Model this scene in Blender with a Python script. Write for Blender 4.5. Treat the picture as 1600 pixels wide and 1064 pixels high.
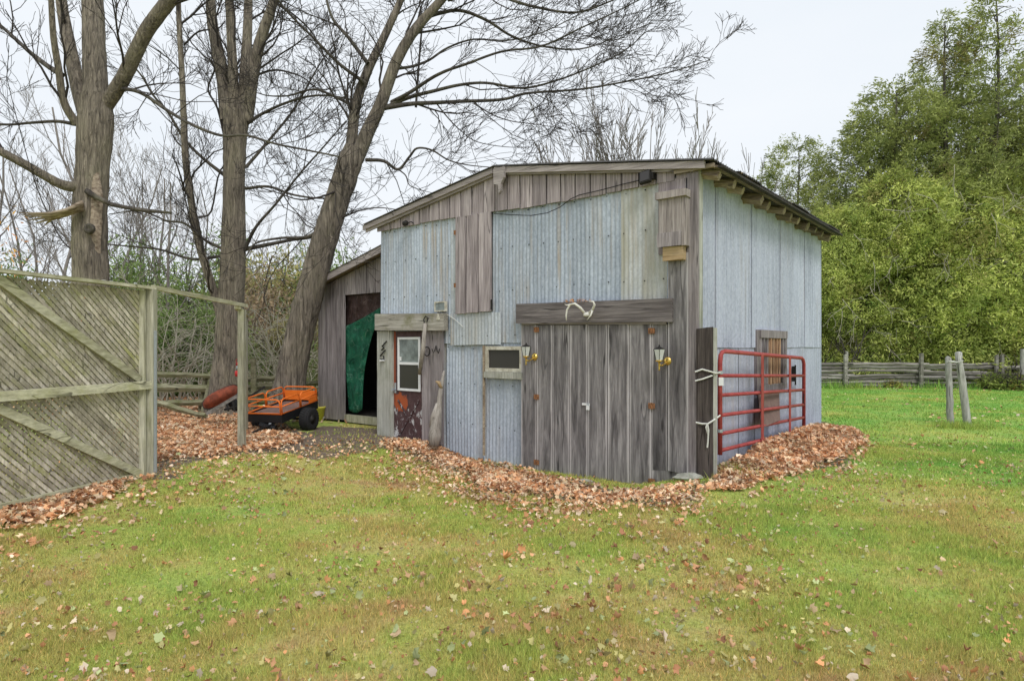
import bpy, math, random
import numpy as np
from mathutils import Vector, Matrix

for o in list(bpy.data.objects): bpy.data.objects.remove(o)
SC = bpy.context.scene
COL = SC.collection
R = math.radians
F = 1010.0; H = 1.6; HZ = 541.0          # focal length in photo pixels, eye height, horizon row

# ---------------------------------------------------------------- camera
cd = bpy.data.cameras.new('camera'); cam = bpy.data.objects.new('camera', cd); COL.objects.link(cam)
cam.location = (0, 0, H); cam.rotation_euler = (R(90), 0, 0)
cd.sensor_width = 36; cd.lens = F/1600*36; cd.shift_y = 9/1600
cd.clip_start = 0.05; cd.clip_end = 900
SC.camera = cam
# ---------------------------------------------------------------- sky, sun, exposure (overcast)
SUN_EL, SUN_AZ = 50, 200
w = bpy.data.worlds.new("World"); SC.world = w; w.use_nodes = True
nt = w.node_tree; nt.nodes.clear()
sky = nt.nodes.new('ShaderNodeTexSky'); sky.sky_type = 'NISHITA'; sky.sun_disc = False
sky.sun_elevation = R(SUN_EL); sky.sun_rotation = R(SUN_AZ)
sky.air_density = 1.0; sky.dust_density = 4.0
tc = nt.nodes.new('ShaderNodeTexCoord')
cl = nt.nodes.new('ShaderNodeTexNoise'); cl.inputs['Scale'].default_value = 2.2; cl.inputs['Detail'].default_value = 5
mp = nt.nodes.new('ShaderNodeMapping'); mp.inputs['Scale'].default_value = (1, 1, 3)
nt.links.new(tc.outputs['Generated'], mp.inputs[0]); nt.links.new(mp.outputs[0], cl.inputs['Vector'])
cr = nt.nodes.new('ShaderNodeValToRGB')
cr.color_ramp.elements[0].position = 0.3; cr.color_ramp.elements[0].color = (0.80, 0.85, 0.905, 1)
cr.color_ramp.elements[1].position = 0.75; cr.color_ramp.elements[1].color = (0.875, 0.905, 0.94, 1)
nt.links.new(cl.outputs['Fac'], cr.inputs[0])
ml = nt.nodes.new('ShaderNodeMix'); ml.data_type = 'RGBA'; ml.blend_type = 'MULTIPLY'; ml.inputs[0].default_value = 1
ml.inputs[7].default_value = (9.6, 9.6, 9.6, 1); nt.links.new(cr.outputs[0], ml.inputs[6])
mx = nt.nodes.new('ShaderNodeMix'); mx.data_type = 'RGBA'; mx.inputs[0].default_value = 0.94
nt.links.new(sky.outputs[0], mx.inputs[6]); nt.links.new(ml.outputs[2], mx.inputs[7])
bg = nt.nodes.new('ShaderNodeBackground'); bg.inputs[1].default_value = 0.1
ow = nt.nodes.new('ShaderNodeOutputWorld')
nt.links.new(mx.outputs[2], bg.inputs[0]); nt.links.new(bg.outputs[0], ow.inputs[0])
sd = bpy.data.lights.new('sun', 'SUN'); sun = bpy.data.objects.new('sun', sd); COL.objects.link(sun)
sd.energy = 1.5; sd.angle = R(18); sd.color = (1, 0.97, 0.93)
sun.rotation_euler = (R(90-SUN_EL), 0, R(20))        # light from behind the camera, a little to its left
SC.view_settings.view_transform = 'Standard'; SC.view_settings.look = 'None'
SC.view_settings.exposure = 0.22; SC.view_settings.gamma = 1
SC.render.engine = 'CYCLES'

# ---------------------------------------------------------------- places
c_, s_ = 0.7780, 0.6282
LX, LY = -2.364, 11.70                   # front left corner of the barn
W, D = 5.97, 5.96
BM = Matrix.Translation((LX, LY, 0)) @ Matrix.Rotation(-math.atan2(s_, c_), 4, 'Z')
def sst(t): t = np.clip(t, 0, 1); return t*t*(3-2*t)
def gz(x, y):                            # the lawn lies a little lower in front of the double door
    dx, dy = x-LX, y-LY; bx, by = dx*c_-dy*s_, dx*s_+dy*c_
    dip = sst((bx-0.9)/1.4)*sst((6.15-bx)/1.1)*sst((1.0-by)/0.8)
    near = sst((7.0-y)/4.0)*0.08
    return (-0.185*dip*(1-0.5*sst((-by-1.5)/3)) - near
            + 0.02*np.sin(x*0.7+1.3)*np.sin(y*0.5)*np.clip((y-1)/6, 0, 1))
def P(u, v, Y): return Vector(((u-800)/F*Y, Y, H-(v-HZ)/F*Y))
def G(u, v):
    z = 0.0
    for _ in range(8): Y = (H-z)*F/(v-HZ); x = (u-800)/F*Y; z = float(gz(x, Y))
    return Vector((x, Y, z))
def front(u, v, b=0.0):                  # photo point -> barn x, z on the plane barn y = b
    k = (u-800)/F
    x = (k*(LY+c_*b)-LX-s_*b)/(c_+s_*k)
    Y = LY+c_*b-s_*x
    return x, H-(v-HZ)/F*Y
def side(u, v, x=W):                     # photo point -> barn y, z on the plane barn x
    k = (u-800)/F
    y = (k*(LY-s_*x)-LX-c_*x)/(s_-c_*k)
    Y = LY-s_*x+c_*y
    return y, H-(v-HZ)/F*Y
def inv_barn(x, y):
    dx, dy = x-LX, y-LY
    return dx*c_-dy*s_, dx*s_+dy*c_

# ---------------------------------------------------------------- mesh helpers
def lin(s): return tuple(((v/255)/12.92 if v/255 <= 0.04045 else ((v/255+0.055)/1.055)**2.4) for v in s)
class MB:
    def __init__(s): s.v = []; s.f = []
    def add(s, vs, fs):
        n = len(s.v); s.v += [tuple(v) for v in vs]; s.f += [tuple(i+n for i in f) for f in fs]; return s
    def box(s, lo, hi, jit=0, M=None):
        vs = [Vector((x, y, z)) for z in (lo[2], hi[2]) for y in (lo[1], hi[1]) for x in (lo[0], hi[0])]
        if jit: vs = [v+Vector([random.uniform(-jit, jit) for _ in range(3)]) for v in vs]
        if M is not None: vs = [M@v for v in vs]
        return s.add(vs, [(0,2,3,1),(4,5,7,6),(0,1,5,4),(2,6,7,3),(0,4,6,2),(1,3,7,5)])
    def bar(s, a, b, w, t, up=(0,0,1), jit=0):   # box between a and b, width w along cross(dir, up), thickness t along up-ish
        a, b = Vector(a), Vector(b); d = (b-a); L = d.length; d.normalize()
        x = d.cross(Vector(up)).normalized(); y = x.cross(d)
        M = Matrix((x, d, y)).transposed().to_4x4(); M.translation = a
        return s.box((-w/2, 0, -t/2), (w/2, L, t/2), jit, M)
    def prism(s, poly, y0, y1):          # polygon in x,z extruded along y
        n = len(poly)
        vs = [(x, y0, z) for x, z in poly]+[(x, y1, z) for x, z in poly]
        return s.add(vs, [tuple(range(n)), tuple(range(2*n-1, n-1, -1))]+[(i, i+n, (i+1) % n+n, (i+1) % n) for i in range(n)])
    def tube(s, pts, rad, n=6, cap=True):
        pts = [Vector(p) for p in pts]
        if not hasattr(rad, '__len__'): rad = [rad]*len(pts)
        md = pts[-1]-pts[0]
        if md.length < 1e-6: md = Vector((0,0,1))
        ref = Vector((0.3,1,0.2)) if abs(md.normalized().y) < 0.8 else Vector((1,0.2,0.1))
        base = len(s.v); m = len(pts)
        for i, p in enumerate(pts):
            t = (pts[min(i+1, m-1)]-pts[max(i-1, 0)])
            t = t.normalized() if t.length > 1e-9 else Vector((0,0,1))
            a = t.cross(ref)
            a = a.normalized() if a.length > 1e-4 else Vector((1,0,0))
            b = t.cross(a)
            for k in range(n):
                an = 2*math.pi*k/n
                s.v.append(tuple(p+(a*math.cos(an)+b*math.sin(an))*rad[i]))
        for i in range(m-1):
            for k in range(n):
                k2 = (k+1) % n
                s.f.append((base+i*n+k, base+i*n+k2, base+(i+1)*n+k2, base+(i+1)*n+k))
        if cap:
            s.f.append(tuple(base+k for k in range(n-1, -1, -1))); s.f.append(tuple(base+(m-1)*n+k for k in range(n)))
        return s
    def lathe(s, prof, n=12, M=None):    # profile r,z about z
        vs = []; fs = []
        for r, z in prof:
            for k in range(n):
                v = Vector((r*math.cos(2*math.pi*k/n), r*math.sin(2*math.pi*k/n), z)); vs.append(M@v if M is not None else v)
        m = len(prof)
        for i in range(m-1):
            for k in range(n):
                k2 = (k+1) % n; fs.append((i*n+k, i*n+k2, (i+1)*n+k2, (i+1)*n+k))
        fs.append(tuple(range(n-1, -1, -1))); fs.append(tuple((m-1)*n+k for k in range(n)))
        return s.add(vs, fs)
    def build(s, name, mat, parent=None, space='world', smooth=False, label=None, kind=None):
        me = bpy.data.meshes.new(name)
        vs = s.v
        if space == 'barn' or (space == 'world' and parent is not None):
            M = BM if space == 'barn' else Matrix.Identity(4)
            if parent is not None: M = ORG[parent.name].inverted() @ M
            vs = [tuple(M@Vector(v)) for v in s.v]
        me.from_pydata(vs, [], s.f)
        if smooth: me.polygons.foreach_set('use_smooth', [True]*len(me.polygons))
        me.materials.append(mat)
        o = bpy.data.objects.new(name, me); COL.objects.link(o)
        if parent is not None: o.parent = parent; ORG[o.name] = ORG[parent.name]
        else: ORG[o.name] = Matrix.Identity(4)
        if label: o['label'] = label
        if kind: o['kind'] = kind
        return o
ORG = {}
def thing(name, label, cat, loc=(0,0,0), group=None, M=None):
    o = bpy.data.objects.new(name, None); COL.objects.link(o); o.empty_display_size = 0.2
    if M is None: M = Matrix.Translation(loc)
    o.matrix_world = M; o.location = M.translation; o.rotation_euler = M.to_euler()
    ORG[o.name] = M.copy()
    tag(o, label, cat, group); return o
def tag(o, label, cat, group=None, kind=None):
    if label: o['label'] = label
    if cat: o['category'] = cat
    if group: o['group'] = group
    if kind: o['kind'] = kind
    return o
def np_mesh(name, V, Fc, mat, colors=None, parent=None, smooth=False, link=True):
    me = bpy.data.meshes.new(name); V = np.asarray(V, dtype=np.float32); Fc = np.asarray(Fc, dtype=np.int32)
    n, k = Fc.shape
    me.vertices.add(len(V)); me.vertices.foreach_set('co', V.ravel())
    me.loops.add(n*k); me.loops.foreach_set('vertex_index', Fc.ravel())
    me.polygons.add(n); me.polygons.foreach_set('loop_start', np.arange(n, dtype=np.int32)*k)
    if smooth: me.polygons.foreach_set('use_smooth', np.ones(n, dtype=bool))
    if colors is not None:
        at = me.attributes.new('tint', 'FLOAT_COLOR', 'POINT')
        at.data.foreach_set('color', np.asarray(colors, dtype=np.float32).ravel())
    me.update(calc_edges=True); me.materials.append(mat)
    if not link: return me
    o = bpy.data.objects.new(name, me); COL.objects.link(o)
    if parent is not None: o.parent = parent; ORG[o.name] = ORG[parent.name]
    else: ORG[o.name] = Matrix.Identity(4)
    return o
def vnoise(x, y, s, seed=0):             # smooth value noise 0..1
    rs = np.random.RandomState(seed); T = rs.rand(64, 64)
    x = np.asarray(x)*s+100.3; y = np.asarray(y)*s+57.7
    xi = np.floor(x).astype(int); yi = np.floor(y).astype(int); fx = x-xi; fy = y-yi
    fx = fx*fx*(3-2*fx); fy = fy*fy*(3-2*fy)
    g = lambda a, b: T[a % 64, b % 64]
    return (g(xi, yi)*(1-fx)+g(xi+1, yi)*fx)*(1-fy)+(g(xi, yi+1)*(1-fx)+g(xi+1, yi+1)*fx)*fy
def inpoly(x, y, poly):
    r = np.zeros(np.shape(x), dtype=bool); n = len(poly); j = n-1
    for i in range(n):
        xi, yi = poly[i]; xj, yj = poly[j]
        c = ((yi > y) != (yj > y)) & (x < (xj-xi)*(y-yi)/(yj-yi+1e-12)+xi)
        r ^= c; j = i
    return r
def gpoly(pts): return [tuple(G(u, v)[:2]) for u, v in pts]

# ---------------------------------------------------------------- materials
class N:
    def __init__(s, name):
        s.m = bpy.data.materials.new(name); s.m.use_nodes = True; s.t = s.m.node_tree; s.t.nodes.clear()
        s.o = s.t.nodes.new('ShaderNodeOutputMaterial'); s.b = s.t.nodes.new('ShaderNodeBsdfPrincipled')
        s.t.links.new(s.b.outputs[0], s.o.inputs[0]); s.b.inputs['Specular IOR Level'].default_value = 0.25
        s.tc = s.t.nodes.new('ShaderNodeTexCoord')
    def n(s, t, **k):
        x = s.t.nodes.new(t)
        for a, b in k.items(): setattr(x, a, b)
        return x
    def l(s, a, b): s.t.links.new(a, b)
    def rnd(s):
        return s.n('ShaderNodeObjectInfo').outputs['Random']
    def coord(s, scale=(1,1,1), kind='Object', shift=True):
        m = s.n('ShaderNodeMapping'); m.inputs['Scale'].default_value = scale
        src = s.tc.outputs[kind] if kind != 'Pos' else s.n('ShaderNodeNewGeometry').outputs['Position']
        s.l(src, m.inputs['Vector'])
        if shift:
            a = s.n('ShaderNodeVectorMath', operation='SCALE'); a.inputs[0].default_value = (37.1, 51.7, 23.3)
            s.l(s.rnd(), a.inputs['Scale']); s.l(a.outputs[0], m.inputs['Location'])
        return m.outputs[0]
    def noise(s, vec, scale, detail=4, rough=0.6, dist=0):
        x = s.n('ShaderNodeTexNoise'); x.inputs['Scale'].default_value = scale; x.inputs['Detail'].default_value = detail
        x.inputs['Roughness'].default_value = rough; x.inputs['Distortion'].default_value = dist
        s.l(vec, x.inputs['Vector']); return x.outputs['Fac']
    def ramp(s, fac, stops):
        x = s.n('ShaderNodeValToRGB'); e = x.color_ramp.elements
        while len(e) < len(stops): e.new(0.5)
        for i, (p, c) in enumerate(stops):
            e[i].position = p; e[i].color = (*c, 1) if hasattr(c, '__len__') else (c, c, c, 1)
        s.l(fac, x.inputs[0]); return x.outputs[0]
    def mix(s, fac, a, b, mode='MIX'):
        x = s.n('ShaderNodeMix', data_type='RGBA', blend_type=mode)
        for i, q in ((0, fac), (6, a), (7, b)):
            if hasattr(q, 'links'): s.l(q, x.inputs[i])
            elif i == 0: x.inputs[0].default_value = q
            else: x.inputs[i].default_value = (*q, 1)
        return x.outputs[2]
    def math(s, op, a, b=0.0, c=None):
        x = s.n('ShaderNodeMath', operation=op)
        for i, q in ((0, a), (1, b), (2, c)):
            if q is None: continue
            if hasattr(q, 'links'): s.l(q, x.inputs[i])
            else: x.inputs[i].default_value = q
        return x.outputs[0]
    def maprange(s, v, a, b, c, d):
        x = s.n('ShaderNodeMapRange')
        s.l(v, x.inputs[0])
        for i, q in enumerate((a, b, c, d)): x.inputs[i+1].default_value = q
        return x.outputs[0]
    def col(s, c): 
        if hasattr(c, 'links'): s.l(c, s.b.inputs['Base Color'])
        else: s.b.inputs['Base Color'].default_value = (*c, 1)
        return s
    def bump(s, h, dist=0.01, strength=0.6):
        x = s.n('ShaderNodeBump'); x.inputs['Distance'].default_value = dist; x.inputs['Strength'].default_value = strength
        s.l(h, x.inputs['Height']); s.l(x.outputs[0], s.b.inputs['Normal']); return s
    def rough(s, r, metal=0.0):
        if hasattr(r, 'links'): s.l(r, s.b.inputs['Roughness'])
        else: s.b.inputs['Roughness'].default_value = r
        s.b.inputs['Metallic'].default_value = metal; return s

def wood(name, dark, mid, light, axis='z', edge=0.0, moss=0.0, tone=(0.82, 1.15), knots=True, cross=30, along=1.2, kind='Object', mosscol=(0.10,0.12,0.03)):
    m = N(name)
    sc = {'x': (along, cross, cross), 'y': (cross, along, cross), 'z': (cross, cross, along)}[axis]
    v = m.coord(sc, kind)
    a = m.noise(v, 1.0, 7, 0.65, 0.8)
    sb = {'x': (0.5, 3, 3), 'y': (3, 0.5, 3), 'z': (3, 3, 0.5)}[axis]
    b = m.noise(m.coord(sb, kind), 1.0, 3, 0.6)
    h = m.math('ADD', m.math('MULTIPLY', a, 0.62), m.math('MULTIPLY', b, 0.5))
    c = m.ramp(h, [(0.36, dark), (0.54, mid), (0.74, light)])
    fine = m.noise(m.coord(tuple(q*3 for q in sc), kind), 1.0, 3, 0.7)
    c = m.mix(0.5, c, m.ramp(fine, [(0.3, 0.4), (0.6, 1.15)]), 'MULTIPLY')
    if knots:
        sk = {'x': (0.9, 3.4, 3.4), 'y': (3.4, 0.9, 3.4), 'z': (3.4, 3.4, 0.9)}[axis]
        vo = m.n('ShaderNodeTexVoronoi', feature='F1'); vo.inputs['Scale'].default_value = 1.0
        m.l(m.coord(sk, kind), vo.inputs['Vector'])
        k = m.ramp(vo.outputs['Distance'], [(0.045, 0.25), (0.10, 1.0)])
        c = m.mix(0.8, c, k, 'MULTIPLY')
    ck = m.noise(m.coord(tuple(q*0.35 for q in sc), kind), 1.0, 2, 0.5, 0.3)
    ck = m.math('ABSOLUTE', m.math('SUBTRACT', ck, 0.5))
    on = m.ramp(b, [(0.48, 0.0), (0.58, 1.0)])
    c = m.mix(m.math('MULTIPLY', m.ramp(ck, [(0.006, 1.0), (0.016, 0.0)]), m.math('MULTIPLY', on, 0.8)), c, tuple(q*0.3 for q in dark))
    if edge:
        sx = m.n('ShaderNodeSeparateXYZ'); m.l(m.tc.outputs['Generated'], sx.inputs[0])
        e = m.math('ABSOLUTE', m.math('SUBTRACT', sx.outputs[0], 0.5))
        e = m.math('ADD', e, m.math('MULTIPLY', m.math('SUBTRACT', m.noise(m.coord((2,2,0.7)), 1.5, 4), 0.5), 0.28))
        e = m.maprange(e, 0.40, 0.5, 0, edge)
        c = m.mix(e, c, tuple(min(1, q*1.35) for q in light))
    if moss:
        q = m.noise(m.coord((2.5, 2.5, 2.5), kind), 1.0, 6, 0.7)
        c = m.mix(m.ramp(q, [(0.48, 0.0), (0.68, moss)]), c, mosscol)
    t = m.n('ShaderNodeHueSaturation'); m.l(c, t.inputs['Color']); m.l(m.maprange(m.rnd(), 0, 1, *tone), t.inputs['Value'])
    m.col(t.outputs[0]).rough(0.9).bump(a, 0.006, 0.7)
    return m.m

gr_d, gr_m, gr_l = (0.085,0.074,0.077), (0.26,0.23,0.235), (0.49,0.445,0.45)
M_wood = wood('weathered_grey_board', gr_d, gr_m, gr_l, 'z', edge=0)
M_gable = wood('gable_board_wood', (0.12,0.10,0.104), (0.32,0.275,0.283), (0.57,0.505,0.51), 'z', edge=0)
M_door = wood('barn_door_wood', (0.035,0.032,0.034), (0.175,0.163,0.166), (0.42,0.398,0.40), 'z', edge=0.8, tone=(0.85, 1.15), cross=13)
M_woodh = wood('weathered_beam_wood', (0.055,0.047,0.047), (0.16,0.14,0.138), (0.33,0.297,0.29), 'x', cross=26)
M_fascia = wood('fascia_wood', (0.16,0.138,0.136), (0.32,0.282,0.277), (0.50,0.45,0.44), 'x')
M_mossy = wood('mossy_header_wood', (0.12,0.11,0.09), (0.27,0.25,0.215), (0.42,0.40,0.36), 'x', moss=0.8, mosscol=(0.13,0.13,0.045))
M_rafter = wood('rafter_wood', (0.09,0.065,0.045), (0.25,0.20,0.145), (0.42,0.36,0.27), 'x', knots=False, tone=(0.75, 1.3))
M_darkpost = wood('dark_post_wood', (0.018,0.014,0.013), (0.05,0.04,0.037), (0.12,0.10,0.09), 'z', tone=(1,1), cross=22)
M_palewood = wood('pale_edge_wood', (0.25,0.25,0.22), (0.40,0.40,0.36), (0.55,0.55,0.50), 'z', tone=(1,1), moss=0.3)
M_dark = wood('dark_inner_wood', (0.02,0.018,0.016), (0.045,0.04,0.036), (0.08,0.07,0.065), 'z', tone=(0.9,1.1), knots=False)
M_lath = wood('lattice_lath_wood', (0.20,0.18,0.135), (0.45,0.405,0.32), (0.70,0.65,0.56), 'z', cross=9, along=3, moss=0.75, tone=(0.75, 1.25), knots=False, mosscol=(0.27,0.28,0.075))
M_frame = wood('mossy_frame_wood', (0.20,0.185,0.12), (0.42,0.405,0.28), (0.62,0.60,0.46), 'y', moss=0.55, mosscol=(0.30,0.31,0.11), tone=(0.9,1.15), cross=14)
M_framez = wood('fence_post_wood', (0.20,0.185,0.13), (0.42,0.405,0.31), (0.62,0.60,0.50), 'z', moss=0.45, mosscol=(0.24,0.25,0.10), tone=(0.9,1.15), cross=14)
M_rail = wood('split_rail_wood', (0.07,0.062,0.055), (0.23,0.21,0.19), (0.45,0.43,0.40), 'x', cross=12, along=1.5, tone=(0.6,1.25), moss=0.15)
M_railm = wood('mossy_rail_wood', (0.08,0.075,0.04), (0.20,0.19,0.12), (0.34,0.33,0.23), 'x', cross=12, along=1.5, tone=(0.8,1.25), moss=0.75)
M_oldpost = wood('lawn_post_wood', (0.16,0.15,0.14), (0.36,0.35,0.33), (0.58,0.57,0.54), 'z', cross=14, along=2, tone=(0.95,1.1), moss=0.1)
M_batwood = wood('bat_house_wood', (0.12,0.10,0.096), (0.31,0.27,0.258), (0.47,0.425,0.405), 'z', tone=(0.95,1.05))
M_batfresh = wood('fresh_wood', (0.22,0.14,0.07), (0.42,0.30,0.17), (0.55,0.43,0.28), 'x', tone=(1,1))
M_stick = wood('stick_wood', (0.14,0.12,0.10), (0.30,0.27,0.24), (0.45,0.42,0.38), 'z', cross=20, along=2)
M_slatw = wood('window_slat_wood', (0.22,0.12,0.07), (0.42,0.25,0.15), (0.58,0.42,0.30), 'z', tone=(0.75,1.2), knots=False)

def metal(name, base, light, rust=0.2, streak=1.0, yel=0.0):
    m = N(name)
    sp = m.n('ShaderNodeTexVoronoi', feature='F1'); sp.inputs['Scale'].default_value = 45
    m.l(m.coord((1,1,0.6)), sp.inputs['Vector'])
    spc = m.math('MULTIPLY', m.ramp(sp.outputs['Color'], [(0.0, 0.0), (1.0, 1.0)]), 0.5)
    big = m.noise(m.coord((1.3,1.3,0.45)), 1.5, 6, 0.65)
    st = m.noise(m.coord((16,16,0.6)), 1.0, 5, 0.7)
    mot = m.noise(m.coord((1,1,1)), 26, 4, 0.75)
    h = m.math('ADD', m.math('MULTIPLY', big, 0.40), m.math('ADD', m.math('MULTIPLY', st, 0.32*streak), m.math('MULTIPLY', mot, 0.30)))
    c = m.ramp(h, [(0.34, base), (0.50, tuple((a+b)/2 for a, b in zip(base, light))), (0.62, light)])
    c = m.mix(0.35, c, m.ramp(sp.outputs['Color'], [(0.2, 0.3), (0.8, 0.75)]), 'SOFT_LIGHT')
    rs = m.noise(m.coord((9,9,0.35)), 1.0, 5, 0.7); rb = m.noise(m.coord((0.8,0.8,0.5)), 1.0, 3, 0.5)
    rm = m.math('MULTIPLY', m.ramp(rs, [(0.50, 0.0), (0.72, 1.0)]), m.ramp(rb, [(0.50-0.12*rust, 0.0), (0.66, 1.0)]))
    c = m.mix(m.math('MULTIPLY', rm, min(1, rust*2)), c, (0.34,0.25,0.14))
    if yel:
        yb = m.noise(m.coord((2.2,2.2,0.7)), 1.0, 4, 0.6)
        c = m.mix(m.ramp(yb, [(0.38, 0.0), (0.62, yel)]), c, (0.36,0.345,0.27))
    t = m.n('ShaderNodeHueSaturation'); m.l(c, t.inputs['Color']); m.l(m.maprange(m.rnd(), 0, 1, 0.92, 1.08), t.inputs['Value'])
    m.col(t.outputs[0]).rough(m.maprange(mot, 0.3, 0.7, 0.6, 0.8), 0.08).bump(mot, 0.002, 0.35)
    return m.m
M_tin = metal('galvanised_sheet_front', (0.245,0.285,0.345), (0.51,0.57,0.655), 0.45)
M_tinold = metal('galvanised_sheet_stained', (0.32,0.34,0.365), (0.58,0.61,0.64), 0.6, yel=0.75)
M_tinrust = metal('galvanised_sheet_rusty', (0.31,0.35,0.40), (0.57,0.62,0.68), 0.8, yel=0.35)
M_tinside = metal('galvanised_sheet_side', (0.20,0.218,0.29), (0.455,0.485,0.60), 0.2, streak=1.5)
M_roof = metal('roof_sheet_dark', (0.03,0.03,0.032), (0.10,0.095,0.09), 0.7)

def plain(name, c, r=0.7, metal=0.0, var=0.15, scale=12, kind='Object'):
    m = N(name); q = m.noise(m.coord((1,1,1), kind), scale, 5, 0.65)
    m.col(m.mix(1.0, c, m.ramp(q, [(0.3, 1-var), (0.7, 1+var)]), 'MULTIPLY')).rough(r, metal).bump(q, 0.002, 0.3); return m.m
def two(name, a, b, scale, lo, hi, r=0.7, metal=0.0, stretch=(1,1,1)):
    m = N(name); q = m.noise(m.coord(stretch), scale, 6, 0.7)
    m.col(m.ramp(q, [(lo, a), (hi, b)])).rough(r, metal).bump(q, 0.003, 0.4); return m.m
M_white = plain('white_window_paint', (0.74,0.75,0.76), 0.45, var=0.06)
M_cream = two('cream_window_paint', (0.36,0.33,0.26), (0.60,0.58,0.50), 9, 0.4, 0.6)
M_glassd = N('dark_window_glass'); M_glassd.col((0.045,0.042,0.042)).rough(0.2); M_glassd.b.inputs['Specular IOR Level'].default_value = 0.25; M_glassd = M_glassd.m
M_glassg = N('grey_window_glass')
M_glassg.col(M_glassg.ramp(M_glassg.noise(M_glassg.coord((1,1,1)), 5, 3), [(0.35, (0.12,0.14,0.14)), (0.65, (0.27,0.31,0.31))])).rough(0.15); M_glassg = M_glassg.m
def lampglass():
    m = N('lantern_glass'); m.col((0.80,0.83,0.80)).rough(0.12)
    m.b.inputs['Transmission Weight'].default_value = 0.35; m.b.inputs['IOR'].default_value = 1.3; return m.m
M_lglass = lampglass()
M_brass = plain('polished_brass', (0.72,0.50,0.14), 0.25, 0.85, 0.12, 30)
M_iron = plain('dark_iron', (0.03,0.028,0.026), 0.6, 0.4)
M_rusty = two('rusty_iron', (0.10,0.05,0.03), (0.42,0.20,0.09), 40, 0.35, 0.65, 0.85, 0.1)
M_black = plain('black_painted_steel', (0.018,0.018,0.02), 0.45, 0.2)
M_rubber = plain('tyre_rubber', (0.022,0.022,0.023), 0.8)
M_orange = two('orange_cart_paint', (0.80,0.16,0.02), (0.86,0.22,0.035), 20, 0.3, 0.7, 0.4)
M_redgate = two('red_gate_paint', (0.25,0.035,0.035), (0.44,0.085,0.08), 7, 0.3, 0.7, 0.5)
M_tray = two('rusty_red_tray', (0.10,0.03,0.018), (0.30,0.075,0.04), 7, 0.35, 0.65, 0.75)
M_rope = plain('white_rope', (0.62,0.62,0.58), 0.9)
M_bone = plain('bleached_antler', (0.68,0.66,0.60), 0.6, var=0.12, scale=40)
M_galv = plain('galvanised_strip', (0.42,0.46,0.50), 0.4, 0.5, 0.12, 40)
M_stone = two('grey_stone', (0.20,0.20,0.17), (0.42,0.42,0.37), 8, 0.35, 0.65, 0.95)
M_brownboard = two('brown_board', (0.13,0.085,0.075), (0.22,0.15,0.13), 5, 0.3, 0.7, 0.8)
M_yellow = plain('yellow_plastic', (0.65,0.60,0.10), 0.6)
M_redplastic = plain('red_plastic', (0.45,0.03,0.03), 0.5)

def doorpaint():
    m = N('flaking_maroon_door_paint')
    q = m.noise(m.coord((1,1,0.5), shift=False), 7.5, 6, 0.75, 0.6)
    sx = m.n('ShaderNodeSeparateXYZ'); m.l(m.tc.outputs['Generated'], sx.inputs[0]); gx, gzz = sx.outputs[0], sx.outputs[2]
    base = m.ramp(m.noise(m.coord((1,1,1)), 18, 4), [(0.3, (0.055,0.028,0.030)), (0.7, (0.105,0.06,0.062))])
    low = m.ramp(gzz, [(0.0, 1.0), (0.30, 0.85), (0.38, 0.0)])
    fl = m.math('MULTIPLY', m.ramp(q, [(0.56, 0.0), (0.60, 1.0)]), low)
    c = m.mix(fl, base, (0.55,0.55,0.56))
    dx = m.math('MULTIPLY', m.math('SUBTRACT', gx, 0.26), 3.2); dz = m.math('MULTIPLY', m.math('SUBTRACT', gzz, 0.365), 9.5)
    rr = m.math('SQRT', m.math('ADD', m.math('MULTIPLY', dx, dx), m.math('MULTIPLY', dz, dz)))
    rr = m.math('ADD', rr, m.math('MULTIPLY', m.math('SUBTRACT', q, 0.5), 1.6))
    c = m.mix(m.ramp(rr, [(0.72, 1.0), (0.80, 0.0)]), c, (0.36,0.085,0.03))
    lf = m.math('MULTIPLY', m.ramp(gx, [(0.09, 1.0), (0.11, 0.0)]), m.ramp(gzz, [(0.34, 0.0), (0.37, 1.0)]))
    c = m.mix(lf, c, (0.26,0.06,0.025))
    m.col(c).rough(0.65).bump(q, 0.003, 0.4); return m.m
M_doorp = doorpaint()
def tarp(name, a, b, crease, amt):
    m = N(name); q = m.noise(m.coord((1,1,1)), 5, 4)
    vo = m.n('ShaderNodeTexVoronoi', feature='DISTANCE_TO_EDGE'); vo.inputs['Scale'].default_value = 5.5
    nz = m.n('ShaderNodeTexNoise'); nz.inputs['Scale'].default_value = 3; m.l(m.tc.outputs['Object'], nz.inputs['Vector'])
    ad = m.n('ShaderNodeMix', data_type='RGBA', blend_type='LINEAR_LIGHT'); ad.inputs[0].default_value = 0.12
    m.l(m.tc.outputs['Object'], ad.inputs[6]); m.l(nz.outputs['Color'], ad.inputs[7]); m.l(ad.outputs[2], vo.inputs['Vector'])
    cr = m.ramp(vo.outputs['Distance'], [(0.0, amt), (0.035, 0.0)])
    br = m.ramp(m.noise(m.coord((1,1,1)), 9, 3), [(0.45, 0.0), (0.6, 1.0)])
    m.col(m.mix(m.math('MULTIPLY', cr, br), m.ramp(q, [(0.35, a), (0.65, b)]), crease)).rough(0.45).bump(m.noise(m.coord((1,1,0.6)), 7, 5, 0.7, 1.0), 0.10, 0.9)
    return m.m
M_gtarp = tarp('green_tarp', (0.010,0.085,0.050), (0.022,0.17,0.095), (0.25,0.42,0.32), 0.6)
M_btarp = tarp('brown_tarp', (0.030,0.016,0.014), (0.085,0.052,0.048), (0.32,0.26,0.25), 0.5)

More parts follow.
